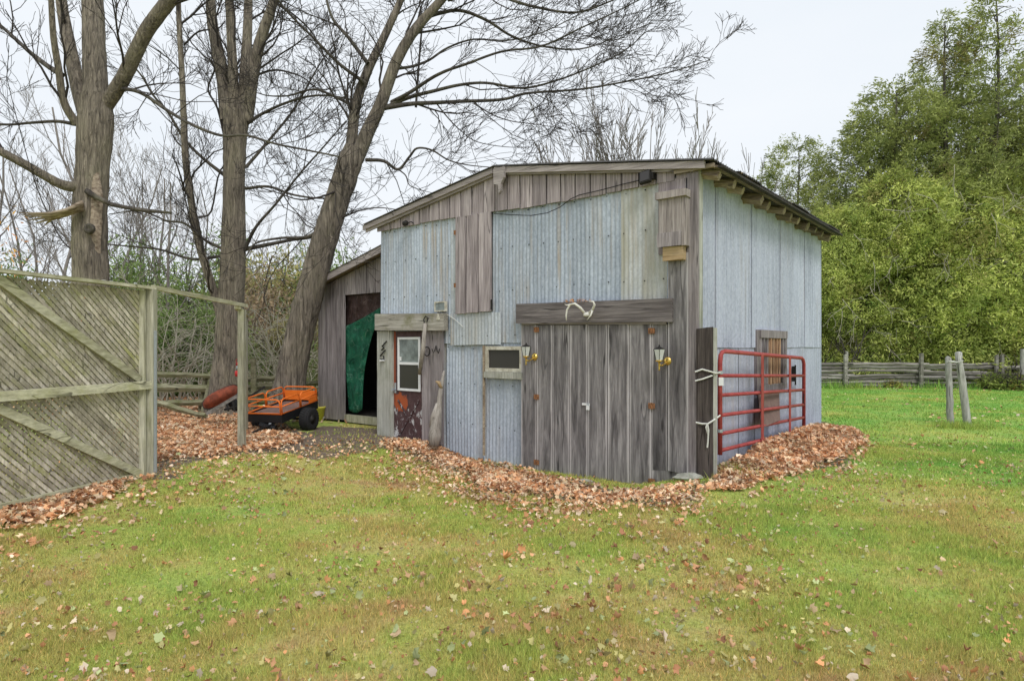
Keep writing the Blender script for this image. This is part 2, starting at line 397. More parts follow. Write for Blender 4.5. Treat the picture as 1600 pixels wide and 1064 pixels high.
def bark(name, d, l, sc=9, moss=0.25):
    m = N(name); a = m.noise(m.coord((sc,sc,sc*0.10)), 1.0, 6, 0.7, 1.2); b = m.noise(m.coord((1,1,0.5)), 2.5, 4)
    h = m.math('ADD', m.math('MULTIPLY', a, 0.75), m.math('MULTIPLY', b, 0.3))
    c = m.ramp(h, [(0.38, d), (0.52, tuple((p+q)/2*0.95 for p, q in zip(d, l))), (0.68, l)])
    c = m.mix(m.ramp(b, [(0.5, 0.0), (0.75, moss)]), c, (0.17,0.19,0.07))
    m.col(c).rough(0.95).bump(a, 0.10, 1.0); return m.m
M_bark = bark('furrowed_grey_bark', (0.06,0.05,0.042), (0.47,0.405,0.325), 20)
M_bark2 = bark('smoother_brown_bark', (0.045,0.037,0.03), (0.42,0.36,0.295), 16)
M_limb = bark('limb_bark', (0.035,0.03,0.027), (0.17,0.15,0.13), 7)
M_twig = plain('twig_bark', (0.055,0.047,0.043), 0.9, var=0.3, scale=3)
M_twigfar = plain('distant_twig_bark', (0.24,0.215,0.20), 0.95, var=0.25, scale=1)
M_paletwig = plain('pale_brush_stem', (0.38,0.35,0.28), 0.9, var=0.3, scale=2)
M_barewood = two('bare_splintered_wood', (0.14,0.10,0.07), (0.48,0.40,0.31), 6, 0.35, 0.65, 0.9, stretch=(0.4,3,3))

def tinted(name, r=0.85, trans=0.0, var=None):
    m = N(name); a = m.n('ShaderNodeAttribute', attribute_name='tint'); m.col(a.outputs['Color']).rough(r)
    if trans:
        t = m.n('ShaderNodeBsdfTranslucent'); m.l(a.outputs['Color'], t.inputs[0]); x = m.n('ShaderNodeMixShader'); x.inputs[0].default_value = trans
        m.l(m.b.outputs[0], x.inputs[1]); m.l(t.outputs[0], x.inputs[2]); m.l(x.outputs[0], m.o.inputs[0])
    return m.m
M_leaf = tinted('fallen_leaf', 0.8, 0.1)
M_foliage = tinted('cedar_foliage', 0.8, 0.3)

def lawncol(m):
    a = m.noise(m.coord((1,1,0), 'Pos', False), 0.55, 4, 0.6); b = m.noise(m.coord((1,1,0), 'Pos', False), 2.6, 5, 0.7)
    h = m.math('ADD', m.math('MULTIPLY', a, 0.62), m.math('MULTIPLY', b, 0.38))
    # greener towards the right and far lawn
    sx = m.n('ShaderNodeSeparateXYZ'); m.l(m.n('ShaderNodeNewGeometry').outputs['Position'], sx.inputs[0])
    g = m.math('ADD', m.maprange(sx.outputs[1], 4, 15, 0, 0.11), m.maprange(sx.outputs[0], 1.5, 6, 0, 0.07))
    wear = m.math('MULTIPLY', m.maprange(m.math('ABSOLUTE', m.math('SUBTRACT', sx.outputs[0], -1.5)), 0, 3, 0.07, 0), m.maprange(sx.outputs[1], 6, 9, 0, 1))
    g = m.math('SUBTRACT', g, wear)
    h = m.math('ADD', h, g)
    return m.ramp(h, [(0.36, (0.53,0.37,0.19)), (0.45, (0.53,0.47,0.16)), (0.56, (0.42,0.49,0.115)), (0.74, (0.22,0.43,0.08))])
def groundmat():
    m = N('lawn_ground'); c = lawncol(m)
    f = m.noise(m.coord((1,1,1), 'Pos', False), 38, 6, 0.75)
    c = m.mix(1.0, c, m.ramp(f, [(0.3, 0.55), (0.65, 1.25)]), 'MULTIPLY')
    at = m.n('ShaderNodeAttribute', attribute_name='tint')     # where the soil lies bare
    soil = m.ramp(m.noise(m.coord((1,1,1), 'Pos', False), 9, 6, 0.7), [(0.3, (0.10,0.075,0.055)), (0.7, (0.27,0.21,0.16))])
    k = m.math('ADD', at.outputs['Fac'], m.math('MULTIPLY', m.math('SUBTRACT', m.noise(m.coord((1,1,1), 'Pos', False), 4, 5, 0.7), 0.5), 1.1))
    c = m.mix(m.ramp(k, [(0.45, 0.0), (0.62, 1.0)]), c, soil)
    m.col(c).rough(0.95).bump(f, 0.03, 0.8); return m.m
M_ground = groundmat()
def grassmat():
    m = N('grass_blades'); c = lawncol(m)
    at = m.n('ShaderNodeAttribute', attribute_name='tint')
    c = m.mix(1.0, c, at.outputs['Color'], 'MULTIPLY'); m.col(c).rough(0.7)
    t = m.n('ShaderNodeBsdfTranslucent'); m.l(c, t.inputs[0]); x = m.n('ShaderNodeMixShader'); x.inputs[0].default_value = 0.3
    m.l(m.b.outputs[0], x.inputs[1]); m.l(t.outputs[0], x.inputs[2]); m.l(x.outputs[0], m.o.inputs[0]); return m.m
M_grass = grassmat()
# ================================================================ GROUND
random.seed(5); np.random.seed(5)
POLY_YARD = gpoly([(150,640),(250,618),(335,622),(395,636),(505,690),(480,704),(380,712),(300,722),(236,742),(150,760)])
POLY_LATT = gpoly([(-60,800),(60,780),(222,738),(236,752),(215,772),(150,808),(60,832),(-60,860)])
POLY_FRONT = gpoly([(590,686),(690,690),(755,722),(830,738),(900,752),(1010,768),(1092,752),(1096,785),(1010,797),(900,786),(800,772),(735,762),(700,735),(640,714),(590,700)])
POLY_SIDE = gpoly([(1105,742),(1180,690),(1250,655),(1300,660),(1338,695),(1325,728),(1260,735),(1200,742),(1150,758),(1098,762)])
SOILS = [gpoly([(500,664),(620,672),(640,690),(600,702),(480,722),(440,705)]), gpoly([(236,742),(280,734),(300,742),(270,754),(240,758)]),
         gpoly([(810,735),(1015,762),(1000,775),(900,768),(800,752)])]
def axisvals(lo, hi, a, b, fine, coarse):
    out = []; v = lo
    while v < hi:
        out.append(v); v += fine if a <= v < b else min(coarse, fine+0.12*min(abs(v-a), abs(v-b)))
    return np.array(out+[hi])
xs = axisvals(-260, 260, -9, 10, 0.16, 12); ys = axisvals(-30, 420, 1, 16, 0.16, 12)
X, Y = np.meshgrid(xs, ys); Z = gz(X, Y)
soil = np.zeros_like(X)
for pl in SOILS+[POLY_YARD, POLY_SIDE, POLY_FRONT]:
    soil = np.maximum(soil, inpoly(X, Y, pl).astype(float))
ff = ((Y > 19) & (X < -3))
soil = np.maximum(soil, ff*0.7)
for _ in range(2):
    s2 = soil.copy(); s2[1:-1,1:-1] = (soil[1:-1,1:-1]*2+soil[:-2,1:-1]+soil[2:,1:-1]+soil[1:-1,:-2]+soil[1:-1,2:])/6; soil = s2
ny, nx = X.shape
idx = np.arange(nx*ny).reshape(ny, nx)
Fq = np.stack([idx[:-1,:-1].ravel(), idx[:-1,1:].ravel(), idx[1:,1:].ravel(), idx[1:,:-1].ravel()], 1)
V = np.stack([X.ravel(), Y.ravel(), Z.ravel()], 1)
tc4 = np.stack([soil.ravel()]*3+[np.ones(nx*ny)], 1)
g = np_mesh('ground', V, Fq, M_ground, tc4, smooth=True); g['kind'] = 'structure'; g['label'] = 'mown green lawn worn to soil in places'

# ================================================================ BARN
barn = thing('old_barn', 'old barn clad in grey corrugated metal with weathered plank doors and low gable roof', 'barn', M=BM)
def bpart(mb, name, mat, parent=barn, **k): return mb.build(name, mat, parent, 'barn', **k)
ORG[barn.name] = BM.copy()
RX, RZ = 2.80, 4.31; EL, ER, EZ = -0.33, W+0.27, 3.79
def roofz(x): return EZ+(x-EL)/(RX-EL)*(RZ-EZ) if x < RX else RZ-(x-RX)/(ER-RX)*(RZ-EZ)
ST = 3.70
# walls behind the cladding
m = MB(); m.box((0.03, 0.03, -0.25), (W-0.03, 0.07, ST)); bpart(m, 'front_wall', M_dark)
m = MB(); m.box((W-0.07, 0.075, -0.25), (W-0.03, D-0.03, ST)); bpart(m, 'side_wall', M_dark)
m = MB(); m.box((0.03, 0.075, -0.25), (0.07, D-0.03, ST)); bpart(m, 'side_wall', M_dark)
m = MB(); m.box((0.075, D-0.07, -0.25), (W-0.075, D-0.03, ST)); bpart(m, 'rear_wall', M_dark)
m = MB(); m.prism([(0.05, ST+.002), (W-0.05, ST+.002), (W-0.05, roofz(W-0.05)-0.08), (RX, RZ-0.08), (0.05, roofz(0.05)-0.08)], 0.03, 0.06); bpart(m, 'gable_wall', M_dark)
m = MB(); m.prism([(0.05, ST+.002), (W-0.05, ST+.002), (W-0.05, roofz(W-0.05)-0.08), (RX, RZ-0.08), (0.05, roofz(0.05)-0.08)], D-0.06, D-0.03); bpart(m, 'gable_wall', M_wood)

def sheet_front(x0, x1, z0, z1, y, mat, pitch=0.068, amp=0.0075, tilt=0):
    n = max(4, int((x1-x0)/pitch*6)); m = MB(); V = []; Fs = []
    zr = [z0, z0+(z1-z0)*0.5, z1]
    for j, z in enumerate(zr):
        for i in range(n+1):
            x = x0+(x1-x0)*i/n
            V.append((x+tilt*(z-z0), y-amp*math.sin(2*math.pi*x/pitch)+0.007*math.sin(z*2.3+x*1.7)+0.004*math.sin(x*5+z*7), z+0.006*math.sin(3*x+j)))
    for j in range(len(zr)-1):
        for i in range(n):
            a = j*(n+1)+i; Fs.append((a, a+1, a+n+2, a+n+1))
    m.add(V, Fs); return m
def sheet_side(y0, y1, z0, z1, x, mat, pitch=0.075, amp=0.004, s=1, z1b=None):
    n = max(4, int((y1-y0)/pitch*5)); V = []; Fs = []
    for j in (0, 0.5, 1):
        for i in range(n+1):
            y = y0+(y1-y0)*i/n
            V.append((x+s*amp*math.sin(2*math.pi*y/pitch), y, z0+(z1-z0)*j+0.004*math.sin(3*y)))
    for j in range(2):
        for i in range(n):
            a = j*(n+1)+i; q = (a, a+1, a+n+2, a+n+1); Fs.append(q)
    return MB().add(V, Fs)
def solidify(o, t=0.003):
    md = o.modifiers.new('thickness', 'SOLIDIFY'); md.thickness = t; md.offset = 0; md.use_rim = t > 0.003
fx = lambda u, v=540, b=0.0: front(u, v, b)[0]
SEAM = 1.65
up = [(0.0, fx(711), M_tin, 0.0), (fx(706), fx(770), M_tinrust, -0.006), (fx(768), fx(832), M_tin, 0.0), (fx(829), fx(893), M_tin, -0.007), (fx(890), fx(975), M_tin, 0.0),
      (fx(972), fx(1043), M_tinold, -0.008), (fx(1040), W-0.02, M_tin, 0.0)]
for x0, x1, mt, dy in up:
    o = bpart(sheet_front(x0, x1, SEAM, ST+0.02, -0.012+dy, mt), 'metal_sheet', mt, smooth=True); solidify(o)
for x0, x1, mt, dy in [(0.0, fx(697), M_tinrust, 0.0), (fx(693), fx(758), M_tin, 0.004), (fx(756), fx(822), M_tin, 0.0), (fx(820), fx(1043), M_tin, 0.0)]:
    o = bpart(sheet_front(x0, x1, -0.22, SEAM+0.03, 0.012+dy, mt), 'metal_sheet', mt, smooth=True); solidify(o)
# small loose patch sheet under the hatch
o = bpart(sheet_front(fx(706), fx(784), 1.62, front(740, 489)[1], -0.034, M_tinrust), 'metal_sheet', M_tinrust, smooth=True); solidify(o)
# right side, two courses of sheets
sy = [0.0, 0.62, 1.28, 1.98, 2.68, 3.38, 4.1, 4.82, 5.42, D]
for i in range(len(sy)-1):
    a, b = sy[i]-(0.02 if i else 0), sy[i+1]
    o = bpart(sheet_side(a, b, 1.58, ST+0.08, W-0.012+0.007*(i % 2), None), 'metal_sheet', M_tinside, smooth=True); solidify(o)
wy0, wz1 = side(1181, 515); wy1, wz0 = side(1228, 606)
sy2 = [0.0, 0.78, 1.5, wy0+0.03]
for a, b in zip(sy2[:-1], sy2[1:]):
    o = bpart(sheet_side(a, b-0.012, -0.2, 1.60, W-0.026, None), 'metal_sheet', M_tinside, smooth=True); solidify(o)
o = bpart(sheet_side(wy0+0.03, wy1-0.03, -0.2, wz0+0.03, W-0.026, None), 'metal_sheet', M_tinside, smooth=True); solidify(o)
sy2 = [wy1-0.03, 3.95, 4.55, D]
for a, b in zip(sy2[:-1], sy2[1:]):
    o = bpart(sheet_side(a, b-0.012, -0.2, 1.60, W-0.024, None), 'metal_sheet', M_tinside, smooth=True); solidify(o)
for i in range(9):   # far left side and rear, mostly out of sight
    o = bpart(sheet_side(D/9*i, D/9*(i+1), -0.2, ST+0.08, 0.012, None, s=-1), 'metal_sheet', M_tinside, smooth=True)
for i in range(8):
    o = bpart(sheet_front(W/8*i, W/8*(i+1), -0.2, ST+0.02, D-0.012, None, pitch=0.1), 'metal_sheet', M_tin, smooth=True)

# nail heads along the sheets
m = MB(); rn = random.Random(12)
for z in (0.35, 1.0, 1.58, 1.76, 2.45, 3.1, 3.62):
    x = 0.12
    while x < W-0.3:
        xx, zz = x+rn.uniform(-0.03, 0.03), z+rn.uniform(-0.02, 0.02); m.box((xx-0.007, -0.029, zz-0.007), (xx+0.007, -0.020, zz+0.008)); x += 0.27
bpart(m, 'nail_heads', M_iron, kind='stuff')
# gable boards
cs = [237,270,310,345,385,422,460,500,543,585,630,675,722,770,820,872,926,982,1040,1100,1162,1228,1295,1368,1445]
us = [500+c*0.40625 for c in cs]
xb = [fx(u, 320, -0.05) for u in us]; xb[0] = -0.06; xb[-1] = W+0.03
for i in range(len(xb)-1):
    a, b = xb[i]+0.011, xb[i+1]-0.011
    j = random.uniform(-0.006, 0.006); zb = ST-0.035+0.02*math.sin(i*0.3)
    y0 = -0.060+random.uniform(-0.007, 0.004)
    top = [(b, roofz(b)-0.035), (a, roofz(a)-0.035)]
    if a < RX < b: top = [(b, roofz(b)-0.035), (RX, RZ-0.035), (a, roofz(a)-0.035)]
    poly = [(a, zb+j), (b, zb+j)]+top
    bpart(MB().prism(poly, y0, y0+0.022), 'gable_board', M_gable)
# fascia boards along the front rake
def slantboard(xa, za, xb_, zb_, h, y0, y1): return MB().prism([(xa, za-h), (xb_, zb_-h), (xb_, zb_), (xa, za)], y0, y1)
bpart(slantboard(EL-0.02, EZ+0.01, RX-0.03, RZ+0.01, 0.085, -0.145, -0.115), 'fascia_board', M_fascia)
bpart(slantboard(EL+0.02, EZ-0.045, RX-0.06, RZ-0.045, 0.07, -0.112, -0.085), 'fascia_board', M_fascia)
bpart(slantboard(RX+0.005, RZ+0.01, ER-0.12, roofz(ER-0.12)+0.012, 0.088, -0.150, -0.115), 'fascia_board', M_fascia)
bpart(slantboard(RX+0.03, RZ-0.045, ER-0.28, roofz(ER-0.28)-0.045, 0.06, -0.112, -0.085), 'fascia_board', M_fascia)
# carved end of the ridge beam
bx = fx(781, 290, -0.17)
bpart(MB().prism([(bx-0.11, 4.28), (bx+0.10, 4.28), (bx+0.10, 4.12), (bx+0.04, 4.03), (bx+0.035, 3.93), (bx+0.0, 3.885), (bx-0.015, 4.02), (bx-0.10, 4.05)], -0.20, -0.155), 'ridge_bracket', M_fascia)
# roof
def roof_slope(x0, z0, x1, z1, y0, y1, pitch=0.076, amp=0.013):
    n = int((y1-y0)/pitch*5); V = []; Fs = []
    for k in range(5):
        t = k/4
        for i in range(n+1):
            y = y0+(y1-y0)*i/n
            V.append((x0+(x1-x0)*t, y, z0+(z1-z0)*t+amp*math.sin(2*math.pi*y/pitch)+0.006*math.sin(y*3+k)))
    for k in range(4):
        for i in range(n):
            a = k*(n+1)+i; Fs.append((a, a+1, a+n+2, a+n+1))
    return MB().add(V, Fs)
for i in range(8):
    y0 = -0.17+(D+0.34)/8*i; y1 = -0.17+(D+0.34)/8*(i+1)+0.03
    e = random.uniform(-0.03, 0.045)
    o = bpart(roof_slope(RX, RZ+0.035+0.004*(i%2), ER+0.02+e, EZ+0.03+0.004*(i%2)-e*0.16, y0, y1), 'roof_sheet', M_roof); solidify(o, 0.006)
    o = bpart(roof_slope(EL-0.02, EZ+0.03+0.004*(i%2), RX, RZ+0.035+0.004*(i%2), y0, y1), 'roof_sheet', M_roof); solidify(o, 0.004)
# log rafters and roof boards showing under the right eave
for i in range(12):
    y = 0.04+i*0.522+random.uniform(-0.05, 0.05)
    r = random.uniform(0.06, 0.08); xo = ER-0.03+random.uniform(-0.06, 0.02)
    z0, z1 = roofz(W-0.5)-0.075-r, roofz(xo)-0.07-r
    m = MB().tube([(W-0.5, y, z0), (W+0.05, y, (z0+z1)/2+0.005), (xo, y+random.uniform(-.01,.01), z1)], [r, r*1.02, r*random.uniform(0.85, 1.0)], 8 if i % 3 else 4)
    bpart(m, 'rafter', M_rafter)
for i in range(8):
    xo = W-0.3+i*0.084; 
    bpart(MB().prism([(xo, roofz(xo)-0.055), (xo+0.072, roofz(xo+0.072)-0.055), (xo+0.072, roofz(xo+0.072)-0.028), (xo, roofz(xo)-0.028)], -0.08, D+0.1), 'roof_board', M_dark if i % 3 else M_rafter)
bpart(MB().box((W-0.26, -0.115, 3.735), (ER-0.02, -0.078, 3.79), 0.004), 'fascia_board', M_rafter)

# hatch of three planks
hz0 = front(740, 490)[1]
hx = [fx(u, 420, -0.06) for u in (711, 728, 747.5, 768)]
for i in range(3):
    bpart(MB().box((hx[i]+0.012, -0.062-0.003*i, hz0+0.01*i), (hx[i+1]-0.012, -0.038, ST-0.02), 0.003), 'hatch_plank', M_gable)
bpart(MB().box((hx[0]+0.004, -0.0345, hz0+0.03), (hx[3]-0.004, -0.027, ST-0.02)), 'hatch_backing', M_dark)
for z in (3.4, 2.55): bpart(MB().box((hx[0]-0.02, -0.072, z), (hx[0]+0.02, -0.063, z+0.07)), 'hinge', M_rusty)
bpart(MB().box((hx[3]-0.01, -0.074, hz0+0.05), (hx[3]+0.02, -0.06, hz0+0.2)), 'hasp', M_iron)

# big double door with fixed planks either side
b0 = -0.075
def plank(name, u0, u1, vt, vb0, vb1, y, mat, th=0.026, parent=barn, gap=0.006):
    x0, x1 = fx(u0, 540, y)+gap, fx(u1, 540, y)-gap
    um = (u0+u1)/2
    zt = front(um, vt, y)[1]; za = front(u0, vb0, y)[1]; zb = front(u1, vb1, y)[1]
    return bpart(MB().prism([(x0, za), (x1, zb), (x1, zt), (x0, zt)], y, y+th), name, mat, parent)
plank('door_post_plank', 814, 838, 507, 727, 732, b0+0.006, M_door)
plank('door_post_plank', 1018, 1043, 507, 734, 735, b0+0.010, M_door)
plank('base_board', 1018, 1078, 735.5, 757, 748, b0+0.012, M_door)
plank('corner_plank', 1043, 1076, 396, 735, 742, b0-0.012, M_door)
plank('corner_plank', 1028, 1072, 280, 398, 398, b0+0.016, M_gable)
dl = bpart(MB().box((fx(840), b0+0.034, 0.1), (fx(916), b0+0.062, 2.0)), 'door_leaf', M_dark)
dr = bpart(MB().box((fx(920), b0+0.034, 0.1), (fx(1015), b0+0.062, 2.0)), 'door_leaf', M_dark)
bnd = [(838,735),(863,738),(890,742),(918,746),(949,750),(983,755),(1018,760)]
for i in range(6):
    plank('door_plank', bnd[i][0], bnd[i+1][0], 508.5-0.3*i, bnd[i][1], bnd[i+1][1], b0+0.003*(i % 2)-0.002, M_door, parent=dl if i < 3 else dr, gap=0.007)
for u, vs in ((838, (515, 620, 722)), (1018, (517, 634, 752))):
    for v in vs:
        x, z = front(u, v, b0-0.01)
        bpart(MB().box((x-0.045, b0-0.014, z-0.035), (x+0.045, b0-0.0045, z+0.035)).box((x-0.008, b0-0.022, z-0.04), (x+0.008, b0-0.004, z+0.04)), 'hinge', M_rusty, dl if u < 900 else dr)
x, z = front(916, 632, b0-0.02)
bpart(MB().box((x-0.07, b0-0.02, z-0.012), (x+0.05, b0-0.006, z+0.018)).box((x+0.01, b0-0.04, z-0.07), (x+0.055, b0-0.022, z-0.01)), 'latch', M_white, dr)
bpart(MB().tube([(x+0.018, b0-0.03, z-0.01), (x+0.018, b0-0.03, z+0.02), (x+0.048, b0-0.03, z+0.02), (x+0.048, b0-0.03, z-0.01)], 0.005, 5), 'padlock_shackle', M_galv, dr)
# header over the double door
def beam(name, u0, v0t, v0b, u1, v1t, v1b, y, th, mat):
    x0, zt0 = front(u0, v0t, y); _, zb0 = front(u0, v0b, y); x1, zt1 = front(u1, v1t, y); _, zb1 = front(u1, v1b, y)
    return bpart(MB().prism([(x0, zb0), (x1, zb1), (x1, zt1), (x0, zt0)], y, y+th), name, mat)
beam('header_beam', 806, 475, 505.5, 1050, 466, 503, b0-0.055, 0.042, M_woodh)
beam('header_beam', 815, 503, 507.5, 1040, 502, 506.5, b0-0.022, 0.04, M_fascia)
# corner boards
bpart(MB().box((fx(1074, 540, b0), b0-0.004, -0.1), (W+0.045, b0+0.024, ST+0.02), 0.003), 'corner_board', M_wood)
bpart(MB().box((W+0.012, b0+0.026, -0.1), (W+0.045, 0.06, ST+0.05), 0.002), 'corner_board', M_palewood)

# fixed window left of the big door
def frame_front(u0, v0, u1, v1, y, t, mat, th=0.05, parent=barn, name='window'):
    x0, z1 = front(u0, v0, y); x1, z0 = front(u1, v1, y)
    m = MB().box((x0, y, z0), (x0+t, y+th, z1)).box((x1-t, y, z0), (x1, y+th, z1)).box((x0+t, y, z0), (x1-t, y+th, z0+t)).box((x0+t, y, z1-t), (x1-t, y+th, z1))
    return bpart(m, name, mat, parent), (x0, z0, x1, z1)
wf, (a, b, c, d) = frame_front(758, 541, 816, 582, -0.06, 0.055, M_cream)
bpart(MB().box((a+0.055, -0.03, b+0.055), (c-0.055, -0.022, d-0.055)), 'pane', M_glassd, wf)
bpart(MB().box((a-0.01, -0.085, b-0.10), (c+0.01, -0.045, b-0.003), 0.003), 'window_sill', M_palewood, wf)
bpart(MB().box((a-0.04, -0.075, -0.1), (a-0.012, -0.04, d+0.01), 0.003), 'trim_strip', M_rafter)

# small entrance door on the left
M_maroon = two('flaking_maroon_trim', (0.07,0.038,0.04), (0.42,0.41,0.42), 16, 0.52, 0.62)
y0 = -0.05
def vplank(name, u0, u1, vt, vb, y, mat, th=0.035, gap=0.004):
    x0, x1 = fx(u0, 600, y)+gap, fx(u1, 600, y)-gap; zt = front((u0+u1)/2, vt, y)[1]; zb = front((u0+u1)/2, vb, y)[1]
    return bpart(MB().box((x0, y, zb), (x1, y+th, zt), 0.002), name, mat)
vplank('door_jamb', 589, 608, 517, 682, -0.085, M_palewood, 0.05); vplank('door_jamb', 608, 613.5, 517, 684, -0.07, M_palewood, 0.05)
vplank('door_jamb', 659, 672, 517, 689, -0.07, M_wood); vplank('door_jamb', 672, 692, 517, 694, -0.065, M_wood)
beam('header_beam', 585.5, 490.5, 516, 693, 489.5, 516.5, -0.15, 0.10, M_mossy)
xa, zb_ = front(614, 690, -0.035); xc, zt_ = front(659, 517, -0.035)
door = bpart(MB().box((xa, -0.035, zb_), (xc, 0.0, zt_)), 'entrance_door', M_doorp)
fr, (a, b, c, d) = frame_front(621, 527, 656, 612, -0.062, 0.04, M_white, 0.025, door, 'window_frame')
mid = (b+d)/2+0.01
bpart(MB().box((a+0.04, -0.060, mid-0.022), (c-0.04, -0.0375, mid+0.022)), 'sash_bar', M_white, door)
bpart(MB().box((a+0.04, -0.047, mid+0.022), (c-0.04, -0.0385, d-0.04)), 'pane', M_glassg, door)
bpart(MB().box((a+0.04, -0.045, b+0.04), (c-0.04, -0.0385, mid-0.022)), 'pane', M_glassd, door)
p1, p2 = front(622, 625, -0.04), front(655, 683, -0.04); p3, p4 = front(655, 625, -0.04), front(622, 683, -0.04)
bpart(MB().bar((p1[0], -0.0415, p1[1]), (p2[0], -0.0415, p2[1]), 0.035, 0.011, (0,1,0)), 'cross_brace', M_maroon, door)
bpart(MB().bar((p3[0], -0.044, p3[1]), (p4[0], -0.044, p4[1]), 0.035, 0.010, (0,1,0)), 'cross_brace', M_maroon, door)
x, z = front(617, 606, -0.05)
bpart(MB().box((x-0.022, -0.043, z-0.09), (x+0.022, -0.036, z+0.09)).tube([(x, -0.04, z-0.03), (x, -0.09, z-0.03)], 0.012, 6).tube([(x, -0.085, z-0.03), (x, -0.11, z-0.03)], 0.028, 8), 'door_knob', M_galv, door)
x, z = front(626, 561, -0.045); bpart(MB().box((x-0.02, -0.0505, z-0.03), (x+0.025, -0.048, z+0.04)), 'paper_note', M_white, door)

# barred side window and the trim round it
xw = W+0.02
m = MB(); m.box((W-0.05, wy0, wz0), (xw, wy0+0.10, wz1)); m.box((W-0.05, wy1-0.08, wz0), (xw, wy1, wz1)); m.box((W-0.05, wy0+0.10, wz1-0.12), (xw+0.03, wy1-0.08, wz1)); m.box((W-0.05, wy0+0.10, wz0), (xw+0.02, wy1-0.08, wz0+0.10))
sw = bpart(m, 'window', M_wood)
bpart(MB().box((W-0.045, wy0+0.10, wz0+0.1), (W-0.035, wy1-0.08, wz1-0.12)), 'pane', M_glassd, sw)
n = 9
for i in range(n):
    y = wy0+0.14+(wy1-wy0-0.26)*i/(n-1)
    bpart(MB().box((W-0.02, y-0.022, wz0+0.05), (W+0.035+0.004*(i % 2), y+0.022, wz1-0.10), 0.004), 'slat', M_slatw if 2 < i < 7 else M_wood, sw)
y, z = side(1238, 583); bpart(MB().box((W, y-0.04, z-0.14), (W+0.04, y+0.04, z+0.12)).tube([(W+0.05, y, z+0.14), (W+0.05, y, z-0.2)], 0.014, 6), 'side_latch', M_iron)

# ---------------------------------------------------------------- lean-to on the left of the barn
LB = 0.75
lx = lambda u: fx(u, 560, LB)
llx = lx(497); lrx = 0.02
def lroof(x): # underside of lean-to roof
    x0, z0 = front(472, 456, LB-0.2); x1, z1 = front(596, 391, LB-0.2)
    return z0+(x-x0)/(x1-x0)*(z1-z0)
lex = front(472, 456, LB-0.2)[0]
for u0, u1 in ((497, 511), (511, 528), (528, 539)):
    a, b = lx(u0)+0.010, lx(u1)-0.010; zb = 0.02+random.uniform(-0.02, 0.04)
    bpart(MB().prism([(a, zb), (b, zb), (b, lroof(b)-0.02), (a, lroof(a)-0.02)], LB-0.003*random.random(), LB+0.025), 'lean_to_board', M_wood)
zt = front(565, 459, LB)[1]
bs = [lx(539), lx(556), lx(573), lx(587), lx(600), 0.0]
for a, b in zip(bs[:-1], bs[1:]):
    a += 0.010; b -= 0.010
    bpart(MB().prism([(a, zt), (b, zt), (b, lroof(b)-0.02), (a, lroof(a)-0.02)], LB-0.003*random.random(), LB+0.025), 'lean_to_board', M_wood)
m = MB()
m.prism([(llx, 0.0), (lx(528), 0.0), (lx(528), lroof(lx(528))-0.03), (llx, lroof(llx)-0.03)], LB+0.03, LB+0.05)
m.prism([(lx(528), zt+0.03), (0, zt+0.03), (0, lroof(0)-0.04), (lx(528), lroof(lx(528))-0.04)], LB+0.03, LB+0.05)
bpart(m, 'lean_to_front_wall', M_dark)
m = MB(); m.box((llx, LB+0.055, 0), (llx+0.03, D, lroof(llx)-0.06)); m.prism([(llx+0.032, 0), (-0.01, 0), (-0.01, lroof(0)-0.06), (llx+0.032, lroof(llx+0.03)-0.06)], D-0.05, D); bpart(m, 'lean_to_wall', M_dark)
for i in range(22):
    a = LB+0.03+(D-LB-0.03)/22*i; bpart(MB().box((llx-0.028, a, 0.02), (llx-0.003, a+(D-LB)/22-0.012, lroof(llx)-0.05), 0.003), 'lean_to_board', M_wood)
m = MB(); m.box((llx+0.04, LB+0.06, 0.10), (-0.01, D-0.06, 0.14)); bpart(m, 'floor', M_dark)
bpart(MB().box((lx(539)+0.01, LB-0.02, 0.02), (-0.02, LB+0.10, 0.17), 0.004), 'door_sill', M_framez)
bpart(MB().prism([(lex-0.02, lroof(lex-0.02)-0.05), (-0.02, lroof(-0.02)-0.05), (-0.02, lroof(-0.02)+0.085), (lex-0.02, lroof(lex-0.02)+0.085)], LB-0.23, LB-0.20), 'fascia_board', M_fascia)
for i in range(6):
    a = LB-0.25+(D-LB+0.3)/6*i; o = bpart(roof_slope(lex-0.04, lroof(lex-0.04)+0.10, -0.005, lroof(-0.005)+0.10, a, a+(D-LB+0.3)/6+0.02), 'roof_sheet', M_roof); solidify(o, 0.004)
bpart(MB().prism([(lex+0.02, lroof(lex+0.02)+0.01), (-0.01, lroof(-0.01)+0.01), (-0.01, lroof(-0.01)+0.07), (lex+0.02, lroof(lex+0.02)+0.07)], LB-0.195, D), 'roof_deck', M_rafter)
for i in range(5):
    y = LB+0.5+i; bpart(MB().prism([(lex+0.03, lroof(lex+0.03)-0.09), (-0.03, lroof(-0.03)-0.09), (-0.03, lroof(-0.03)+0.008), (lex+0.03, lroof(lex+0.03)+0.008)], y, y+0.05), 'rafter', M_rafter)

# ================================================================ THINGS ON THE BARN
def bw(x, y, z): return BM@Vector((x, y, z))
def bthing(name, label, cat, x, y, z, group=None):
    M = BM.copy(); M.translation = bw(x, y, z); t = thing(name, label, cat, M=M, group=group); ORG[t.name] = M.copy(); return t
